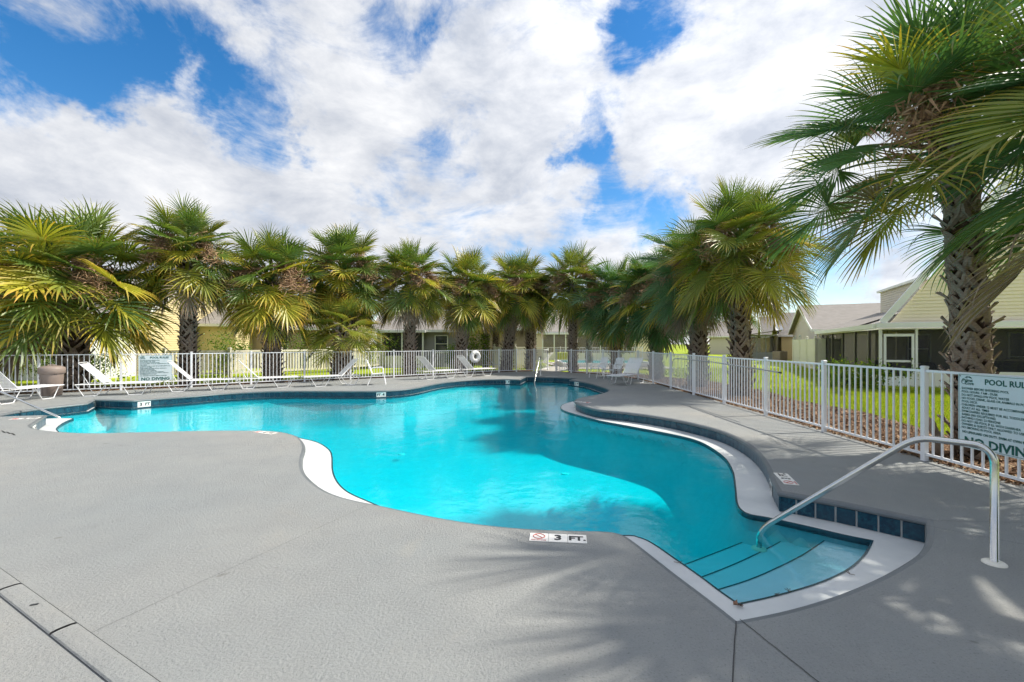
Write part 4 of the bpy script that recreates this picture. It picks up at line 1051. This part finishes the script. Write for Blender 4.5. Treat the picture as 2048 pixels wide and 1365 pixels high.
# ------------------------------------------------------------------ houses
def siding(mb, O, U, z0, ext, z1, lap=.125, proud=.024):
    """lap siding on the vertical plane through O along U (unit); ext(z) -> (u0,u1); N = outward"""
    N = Vector((U.y, -U.x)); z = z0
    while z < z1 - .01:
        zb = min(z + lap, z1); a0, a1 = ext(z); b0, b1 = ext(zb)
        if a1 - a0 > .02:
            def P(u, o, zz): q = O + U * u + N * o; return (q.x, q.y, zz)
            mb.quad(P(a0, proud, z), P(a1, proud, z), P(b1, 0, zb), P(b0, 0, zb)); mb.quad(P(a0, 0, z), P(a1, 0, z), P(a1, proud, z), P(a0, proud, z))
        z = zb
def window(parent, x, y, z, w, h, ang=0, name='window'):
    f = MB(); t = .06
    f.box(-w / 2, w / 2, -.05, .03, h - t, h); f.box(-w / 2, w / 2, -.05, .03, 0, t); f.box(-w / 2, -w / 2 + t, -.048, .028, t, h - t); f.box(w / 2 - t, w / 2, -.048, .028, t, h - t); f.box(-w / 2 + t, w / 2 - t, -.03, .02, h / 2 - .02, h / 2 + .02)
    o = f.build(name, 'trim_white', parent); o.location = (x, y, z); o.rotation_euler = (0, 0, ang)
    g = MB(); g.box(-w / 2 + t, w / 2 - t, -.012, -.006, t, h / 2 - .02); g.box(-w / 2 + t, w / 2 - t, -.012, -.006, h / 2 + .02, h - t); g.build('pane', 'glass', o); return o
def gable_house(label, org, ang, w, d, eave, ridge, sid, gable_sid=None, oh=.35, zb=-.1):
    """local x along the ridge, y across; gables at x=0 and x=w"""
    root = thing('house', label, 'house', (org[0], org[1], zb), ang); gable_sid = gable_sid or sid; e = eave - zb; rg = ridge - zb
    X, Yv = Vector((1, 0)), Vector((0, 1))
    m = MB(); siding(m, Vector((0, 0)), X, 0, lambda z: (0, w), e); m.build('wall', sid, root, kind='stuff')
    m = MB(); siding(m, Vector((w, d)), -X, 0, lambda z: (0, w), e); m.build('wall', sid, root, kind='stuff')
    def ge(z): k = max(0, (z - e) / (rg - e)) * d / 2; return (k, d - k)
    m = MB(); siding(m, Vector((0, d)), -Yv, 0, ge, rg); m.build('gable_wall', gable_sid, root, kind='stuff')
    m = MB(); siding(m, Vector((w, 0)), Yv, 0, ge, rg); m.build('gable_wall', gable_sid, root, kind='stuff')
    sl = (rg - e) / (d / 2); m = MB(); th = .12
    for s in (0, 1):
        ya, yb = (-oh, d / 2) if s == 0 else (d + oh, d / 2); za = e - oh * sl
        vs = [(-oh, ya, za + .03), (w + oh, ya, za + .03), (w + oh, yb, rg + .03), (-oh, yb, rg + .03)]; vs += [(x_, y_, z_ + th) for x_, y_, z_ in vs]
        m.add(vs, [(0, 1, 2, 3), (7, 6, 5, 4), (0, 4, 5, 1), (1, 5, 6, 2), (2, 6, 7, 3), (3, 7, 4, 0)])
    m.build('roof', 'shingle', root)
    m = MB()
    for x_ in (-oh - .03, w + oh + .03):
        for ya in (-oh, d + oh): m.bar((x_, ya, e - oh * sl + .05), (x_, d / 2, rg + .05), .05, .2)
    for ya in (-oh - .03, d + oh + .03): m.bar((-oh, ya, e - oh * sl + .06), (w + oh, ya, e - oh * sl + .06), .06, .16)
    m.build('fascia', 'trim_white', root); return root
AN = rad(-25)
hB = gable_house('grey tan house with a broad gable and long brown roof behind the white privacy fence', (21.6, 32.2), AN, 21, 12.4, 2.5, 4.55, 'siding_tan')
window(hB, -.02, 7.8, 1.25, 1.1, 1.1, -PI / 2); window(hB, -.02, 10.9, 1.25, .7, 1.1, -PI / 2)
# two storey house with screened porch
lx, ly = Vector((math.cos(AN), math.sin(AN))), Vector((-math.sin(AN), math.cos(AN)))
hA = thing('house', 'cream two storey house with a white framed screened porch on the right', 'house', (14.25, 17.6, -.1), AN)
X, Yv = Vector((1, 0)), Vector((0, 1)); EV = 2.33
def rk(z):  # cream gable above the porch
    k = max(0, (z - EV) / 1.4); return (.25 + k, 9.5 - k * 1.0)
m = MB(); siding(m, Vector((0, .12)), X, EV + .05, rk, 6.6); m.build('gable_wall', 'siding_cream', hA, kind='stuff')
m = MB(); m.bar((.02, -.12, EV + .1), (4.4, -.12, EV + 6.13), .12, .22); m.build('rake_board', 'trim_white', hA)
m = MB(); m.add([(-.15, -.2, EV + .2), (-.15, 9, EV + .2), (4.6, 9, EV + 6.6), (4.6, -.2, EV + 6.6)], [(0, 1, 2, 3)]); m.add([(9.6, -.2, EV + .2), (9.6, 9, EV + .2), (4.6, 9, EV + 6.6), (4.6, -.2, EV + 6.6)], [(3, 2, 1, 0)])
# upper storey block seen left of the gable
m2 = MB(); siding(m2, Vector((3.0, 6.0)), X, 2.6, lambda z: (0, 3.6), 4.65); siding(m2, Vector((3.0, 12)), -Yv, 2.6, lambda z: (0, 6), 4.65); m2.build('upper_wall', 'siding_tan', hA, kind='stuff')
m2 = MB(); m2.box(2.85, 6.75, 5.8, 12.2, 4.65, 4.77); m2.build('upper_fascia', 'trim_white', hA)
window(hA, 3.5, 5.96, 2.95, .7, 1.45)
# side roof over the long porch
m2 = MB(); m2.add([(-.25, 2.4, EV + .05), (-.25, 12.2, EV + .05), (2.9, 12.2, EV + 1.15), (1.3, 2.4, EV + .62)], [(0, 3, 2, 1)]); m2.add([(-.25, 2.4, EV - .02), (-.25, 12.2, EV - .02), (2.9, 12.2, EV + 1.08), (1.3, 2.4, EV + .55)], [(0, 1, 2, 3)]); m2.build('roof', 'shingle', hA)
m2 = MB(); m2.box(-.3, -.18, -.2, 12.2, EV - .12, EV + .06); m2.box(-.18, 9.4, -.24, -.12, EV - .10, EV + .08); m2.box(-.18, 9.4, -.12, .10, EV + .085, EV + .10); m2.build('gutter', 'trim_white', hA)
m2 = MB(); m2.tube([(-.24, 11.2, EV - .1), (-.16, 11.2, EV - .3), (.02, 11.2, EV - .42), (.02, 11.2, 0)], .04, 6); m2.build('downspout', 'trim_white', hA)
m2 = MB(); m2.box(-.05, 9.4, .0, 11.5, EV - .16, EV - .13); m2.build('porch_ceiling', 'trim_white', hA)
# porch: kick panels, frames, screens
m2 = MB(); m2.box(-.03, .02, .1, 11.5, 0, .38); m2.build('kick_panel', 'kick_panel', hA)
for x0, x1 in ((1.12, 2.6), (2.66, 4.3), (4.36, 6.4), (6.46, 9.3)): m2 = MB(); m2.box(x0, x1, -.02, .02, 0, .62); m2.build('kick_panel', 'kick_panel', hA)
for y_ in (0, 1.5, 3.7, 6.1, 8.6, 11.4): m2 = MB(); m2.box(-.045, .045, y_ - .045, y_ + .045, 0, EV - .16); m2.build('porch_post', 'trim_white' if y_ < 1 else 'bronze_frame', hA)
for x_ in (1.08, 2.63, 4.33, 6.43, 9.33): m2 = MB(); m2.box(x_ - .035, x_ + .035, -.045, .04, 0, EV - .16); m2.build('porch_post', 'trim_white', hA)
m2 = MB(); m2.box(-.006, .0, .06, 11.35, .38, EV - .16); m2.build('screen_panel', 'screen', hA)
m2 = MB(); m2.box(1.15, 9.3, .0, .005, .62, EV - .16); m2.build('screen_panel', 'screen', hA)
dr_ = MB(); 
for b in ((.09, .17, 0, 2.0), (.93, 1.01, 0, 2.0), (.17, .93, 1.9, 2.0), (.17, .93, .92, 1.0), (.17, .93, 0, .38)): dr_.box(b[0], b[1], -.05, .0, b[2], b[3])
do = dr_.build('screen_door', 'trim_white', hA); m2 = MB(); m2.box(.17, .93, -.02, -.015, .38, 1.9); m2.build('door_screen', 'screen', do)
m2 = MB(); m2.box(.9, .925, -.09, -.05, .95, 1.08); m2.build('door_handle', 'black_plastic', do)
m2 = MB(); siding(m2, Vector((1.3, 3.0)), X, 0, lambda z: (0, 8), EV - .16); siding(m2, Vector((1.3, 6)), -Yv, 0, lambda z: (0, 3), EV - .16); m2.build('porch_back_wall', 'siding_tan', hA, kind='stuff')
window(hA, 2.05, 2.98, .75, .8, 1.3); window(hA, 5.3, 2.98, .1, .95, 2.0, 0, 'glazed_door')
m2 = MB(); siding(m2, Vector((9.4, .1)), Yv, 0, lambda z: (0, 9), EV + .1); m2.build('side_wall', 'siding_cream', hA, kind='stuff')
m2 = MB(); m2.box(-.02, 9.3, .02, 11.4, 0, .03); m2.build('porch_floor', 'concrete_path', hA)
def hloc(x_, y_, z_=0): q = Vector((14.25, 17.6)) + lx * x_ + ly * y_; return (q.x, q.y, z_ - .1)
t_ = thing('hanging_lantern', 'dark lantern hanging from the porch ceiling behind the screen door', 'lantern', hloc(.62, 1.6, EV - .16), AN)
m = MB(); m.tube([(0, 0, 0), (0, 0, -.12)], .008, 5); m.build('chain', 'black_plastic', t_); m = MB(); m.lathe([(.02, -.12), (.16, -.18), (.17, -.24), (.10, -.34), (0, -.35)], 14); m.build('shade', 'wood_box', t_, True)
t_ = thing('wall_sconce', 'small wall lamp on the siding inside the right porch', 'wall lamp', hloc(3.85, 2.9, 1.75), AN)
m = MB(); m.lathe([(0, .2), (.09, .14), (.07, -.1), (0, -.14)], 8); m.build('lamp_body', 'wood_box', t_, True); m = MB(); m.tube([(0, 0, .2), (0, .05, .28), (0, .1, .2)], .012, 5); m.build('arm', 'wood_box', t_)
t_ = thing('storage_cabinet', 'long dark cabinet with a pale top inside the right porch', 'cabinet', hloc(3.15, 1.0, 0), AN)
m = MB(); m.bbox(0, 1.5, -.3, .3, .03, 1.0, .01); m.build('body', 'dark_interior', t_); m = MB(); m.bbox(-.04, 1.54, -.34, .34, 1.0, 1.06, .01); m.build('top', 'wood_box', t_)
for k in range(3): m = MB(); m.box(.03 + k * .49, .48 + k * .49, -.315, -.302, .1, .92); m.build('door_panel', 'black_plastic', t_)
t_ = thing('kettle_grill', 'rounded black kettle grill beside the dark cabinet on the porch', 'grill', hloc(1.75, 1.1, 0), AN)
m = MB(); m.lathe([(0, .45), (.18, .50), (.27, .66), (.27, .72), (.2, .86), (0, .93)], 16); m.build('bowl_and_lid', 'black_plastic', t_, True)
for k in range(3): m = MB(); m.tube([(.1 * math.cos(k * 2.1), .1 * math.sin(k * 2.1), .5), (.26 * math.cos(k * 2.1), .26 * math.sin(k * 2.1), .03)], .012, 5); m.build('leg', 'pole_metal', t_)
t_ = thing('porch_sofa', 'low dark wicker sofa inside the long side of the right porch', 'sofa', hloc(.7, 3.6, 0), AN)
m = MB(); m.bbox(-.35, .35, -.9, .9, .08, .42, .03); m.build('seat', 'dark_interior', t_); m = MB(); m.bbox(.2, .38, -.9, .9, .42, .85, .03); m.build('backrest', 'dark_interior', t_); 
for s in (-1, 1): m = MB(); m.bbox(-.35, .35, s * .97 - .07, s * .97 + .07, .08, .6, .02); m.build('armrest', 'dark_interior', t_)

# privacy fence (solid vinyl)
def vinyl_panel_fence(label, pts, h=1.85, cap=True):
    root = thing('privacy_fence', label, 'fence')
    for i, p in enumerate(pts):
        m = MB(); m.bbox(-.065, .065, -.065, .065, -.1, h + .03, .01); m.lathe([(.09, h + .03), (.09, h + .06), (.02, h + .09), (.06, h + .14), (.06, h + .18), (0, h + .22)], 8)
        o = m.build('post', 'vinyl', root); o.location = (p[0], p[1], -.05)
        if i + 1 < len(pts):
            a_, b_ = Vector(p), Vector(pts[i + 1]); d = (b_ - a_); L = d.length; n = max(1, round(L / .3)); ang = math.atan2(d.y, d.x)
            bw = (L - .13) / n
            for k in range(n):
                m = MB(); m.box(.065 + k * bw + .004, .065 + (k + 1) * bw - .004, -.011, .011, .08, h - .42); m.box(.065 + k * bw + .004, .065 + (k + 1) * bw - .004, -.011, .011, h - .34, h - .06)
                o = m.build('board', 'vinyl', root); o.location = (p[0], p[1], -.05); o.rotation_euler = (0, 0, ang)
            for z in (.03, h - .38, h - .03):
                m = MB(); m.box(.065, L - .065, -.025, .025, z - .04, z + .04); o = m.build('rail', 'vinyl', root); o.location = (p[0], p[1], -.05); o.rotation_euler = (0, 0, ang)
vinyl_panel_fence('tall cream solid privacy fence with ball capped posts before the grey tan gable', [(21.9, 35.4), (20.7, 32.7), (19.45, 30.0), (18.2, 27.3), (18.75, 27.05)])
vinyl_panel_fence('tall cream solid fence section beside the screened porch', [(18.75, 27.0), (19.4, 26.75), (20.2, 28.5)])
vinyl_panel_fence('white solid fence partly hidden by the palms left of the gate', [(-1.1, 28.5), (.2, 28.9), (1.15, 29.3)], 1.35)
# pale open picket fence behind the far palms
pf = thing('picket_fence', 'pale yard fence of flat vertical pickets behind the far palms', 'fence')
PF = [Vector(p) for p in ((-15.8, 20.7), (-13.4, 21.6), (-12.0, 23.6), (-10.4, 25.8), (-9.5, 28.1), (-8.6, 30.6))]
pk = MB().box(-.042, .042, -.011, .011, .16, 1.22).mesh('picket', 'vinyl')
for a_, b_ in zip(PF[:-1], PF[1:]):
    d = b_ - a_; L = d.length; ang = math.atan2(d.y, d.x); n = int(L / .145)
    for k in range(n): q = a_.lerp(b_, (k + .5) / n); obj('picket', pk, pf, loc=(q.x, q.y, -.08), rot=(0, 0, ang))
    for z in (.2, 1.24): m = MB(); m.box(0, L, -.028, .028, z - .045, z + .045); o = m.build('rail', 'vinyl', pf); o.location = (a_.x, a_.y, -.078); o.rotation_euler = (0, 0, ang)
for q in PF: m = MB(); m.bbox(-.062, .062, -.062, .062, -.02, 1.36, .01); m.bbox(-.08, .08, -.08, .08, 1.36, 1.41, .02); o = m.build('post', 'vinyl', pf); o.location = (q.x, q.y, -.08)

def porch(root, x0, x1, y, e, n, kick='kick_panel', kh=.75, back=2.2, sid='siding_tan'):
    m = MB(); m.box(x0, x1, y - .03, y + .02, 0, kh); m.build('kick_panel', kick, root)
    for k in range(n + 1): x_ = x0 + (x1 - x0) * k / n; m = MB(); m.box(x_ - .05, x_ + .05, y - .05, y + .05, 0, e); m.build('porch_post', 'trim_white', root)
    m = MB(); m.box(x0, x1, y - .002, y + .002, kh, e); m.build('screen_panel', 'screen', root)
    m = MB(); m.box(x0 - .2, x1 + .2, y - .25, y + .1, e, e + .16); m.build('porch_beam', 'trim_white', root)
# houses on the far side
hC = gable_house('cream gabled house beyond the lawn, left of the grey tan gable, with a satellite dish', (27.0, 45.6), AN, 14, 5.2, 2.5, 4.6, 'siding_butter')
porch(hC, -3.0, -.6, -.3, 2.35, 3); 
t_ = thing('satellite_dish', 'small pale satellite dish on the roof edge of the cream gabled house', 'satellite dish', (25.9, 44.2, 2.45), -.5)
m = MB(); m.lathe([(0, 0), (.2, .02), (.38, .09)], 16); o = m.build('dish', 'trim_white', t_, True); o.rotation_euler = (1.2, 0, .5); o.location = (0, 0, .5); m = MB(); m.tube([(0, 0, 0), (0, 0, .5)], .03, 6); m.build('mast', 'black_plastic', t_)
hD = gable_house('small cream gabled house second from the palm trunk beyond the lawn', (30.4, 54.8), AN, 14, 5.6, 2.5, 4.75, 'siding_butter')
lan = thing('screened_porch', 'white framed screened porch across the lawn before the cream gables', 'porch', (24.3, 47.5, -.1), rad(65) + PI)
porch(lan, -4.3, 3.6, 0, 2.3, 6, kh=.55)
m = MB(); m.add([(-4.5, -.3, 2.42), (3.8, -.3, 2.42), (3.8, 3.2, 2.95), (-4.5, 3.2, 2.95)], [(0, 1, 2, 3)]); m.build('roof', 'shingle', lan)
m = MB(); siding(m, Vector((-4.3, 2.6)), X, 0, lambda z: (0, 7.9), 2.4); m.build('back_wall', 'siding_brown', lan, kind='stuff')
t_ = thing('ac_unit', 'boxy tan air conditioner beside the cream gabled house', 'air conditioner', (24.9, 42.3, -.1), .4)
m = MB(); m.bbox(-.5, .5, -.4, .4, 0, .9, .03); m.build('case', 'wood_box', t_); m = MB(); m.lathe([(.32, .9), (.32, .93), (.05, .94), (0, .94)], 12); m.build('fan_guard', 'black_plastic', t_)
gable_house('distant pale house glimpsed between the two mulch bed palms', (29.5, 68), AN, 16, 9, 2.6, 4.8, 'siding_tan')
hH = gable_house('grey sided house with white eaves behind the middle of the far fence', (-9.2, 31.0), 0, 5.4, 9, 2.5, 4.9, 'siding_grey')
porch(hH, .4, 3.2, -.35, 2.36, 2, kh=.8); window(hH, 4.4, -.02, 1.0, .9, 1.2)
hG = gable_house('brown tan house behind the golden palm and pale picket fence', (-19.5, 30.2), .08, 7.8, 9, 2.62, 4.9, 'siding_brown')
window(hG, 4, -.02, 1.0, 1.0, 1.2)
hF2 = gable_house('butter yellow sided house between the two left palms', (-22.2, 27.4), .12, 5.2, 9, 2.75, 4.9, 'siding_butter')
hF = gable_house('large tan house with a white framed porch at the far left', (-30.5, 22.4), .05, 11.6, 9, 2.9, 5.6, 'siding_tan', 'siding_butter')
porch(hF, 2.0, 11.5, -2.6, 2.75, 7, kh=.95); window(hF, 9.6, -.02, .9, 1.0, 1.3); window(hF, 6, -.02, .9, 1.0, 1.3)
m = MB(); m.add([(1.8, -2.9, 2.95), (11.8, -2.9, 2.95), (11.8, .1, 3.3), (1.8, .1, 3.3)], [(0, 1, 2, 3)]); m.build('porch_roof', 'shingle', hF)
m = MB(); m.box(11.35, 11.55, -2.6, 0, 0, 2.9); m.build('porch_side_wall', 'trim_white', hF)
hK = gable_house('pale house with a screened porch far behind the gate', (2.5, 46), 0, 12, 9, 2.7, 4.9, 'siding_cream'); porch(hK, .5, 9.5, -1.5, 2.5, 8, kh=.7)
hL = gable_house('house roof and wall behind the palms left of the gate', (-3.6, 34), 0, 5.4, 8, 2.7, 4.9, 'siding_brown')

# ------------------------------------------------------------------ second pool beyond the gate
m = MB(); flat_poly(m, [[Vector(p) for p in ((3.2, 28.6), (10.5, 28.6), (11, 39), (2.6, 39))]], -.06); m.build('second_pool_deck', 'concrete_path', kind='structure')
m = MB(); m.box(4.2, 9.8, 30.2, 36.5, -.06, .16); 
w2 = thing('spa_pool', 'raised turquoise spa pool seen through the fence behind the armchairs', 'pool')
m = MB(); 
for b in ((3.4, 9.8, 30.2, 30.5), (3.4, 9.8, 36.2, 36.5), (3.4, 3.7, 30.5, 36.2), (9.5, 9.8, 30.5, 36.2)): m.box(b[0], b[1], b[2], b[3], -.05, .22)
m.build('rim', 'trim_white', w2)
simple('teal_tile', (.02, .30, .32), .2); m = MB(); m.box(3.7, 9.5, 30.5, 36.2, -.04, .12); m.build('water_surface', 'teal_tile', w2)
f2 = thing('pool_fence', 'distant white picket fence round the second pool beyond the gate', 'fence')
pts = [(1.8, 39.4), (4.2, 39.4), (6.6, 39.4), (9, 39.4), (11.3, 39.4)]
alu_fence(pts, f2)
# furniture beyond the gate, seen only as thin white frames
c = copy_tree(L0); c.location = (-1.7, 26.3, -.04); c.rotation_euler = (0, 0, .2); relabel(c, 'white strap lounger outside the fence left of the gate'); c['group'] = 'loungers outside the fence'
c = copy_tree(L0); c.location = (2.6, 28.8, -.04); c.rotation_euler = (0, 0, 2.7); relabel(c, 'white strap lounger by the second pool seen through the open gate'); c['group'] = 'loungers outside the fence'
t_ = thing('spa_umbrella_base', 'yellow green cushion box standing by the second pool', 'cushion box', (4.3, 37.8, -.06)); simple('lime', (.45, .5, .03), .6)
m = MB(); m.bbox(-.7, .7, -.4, .4, 0, .75, .03); m.build('box', 'lime', t_); m = MB(); m.bbox(-.73, .73, -.43, .43, .75, .83, .03); m.build('lid', 'lime', t_)
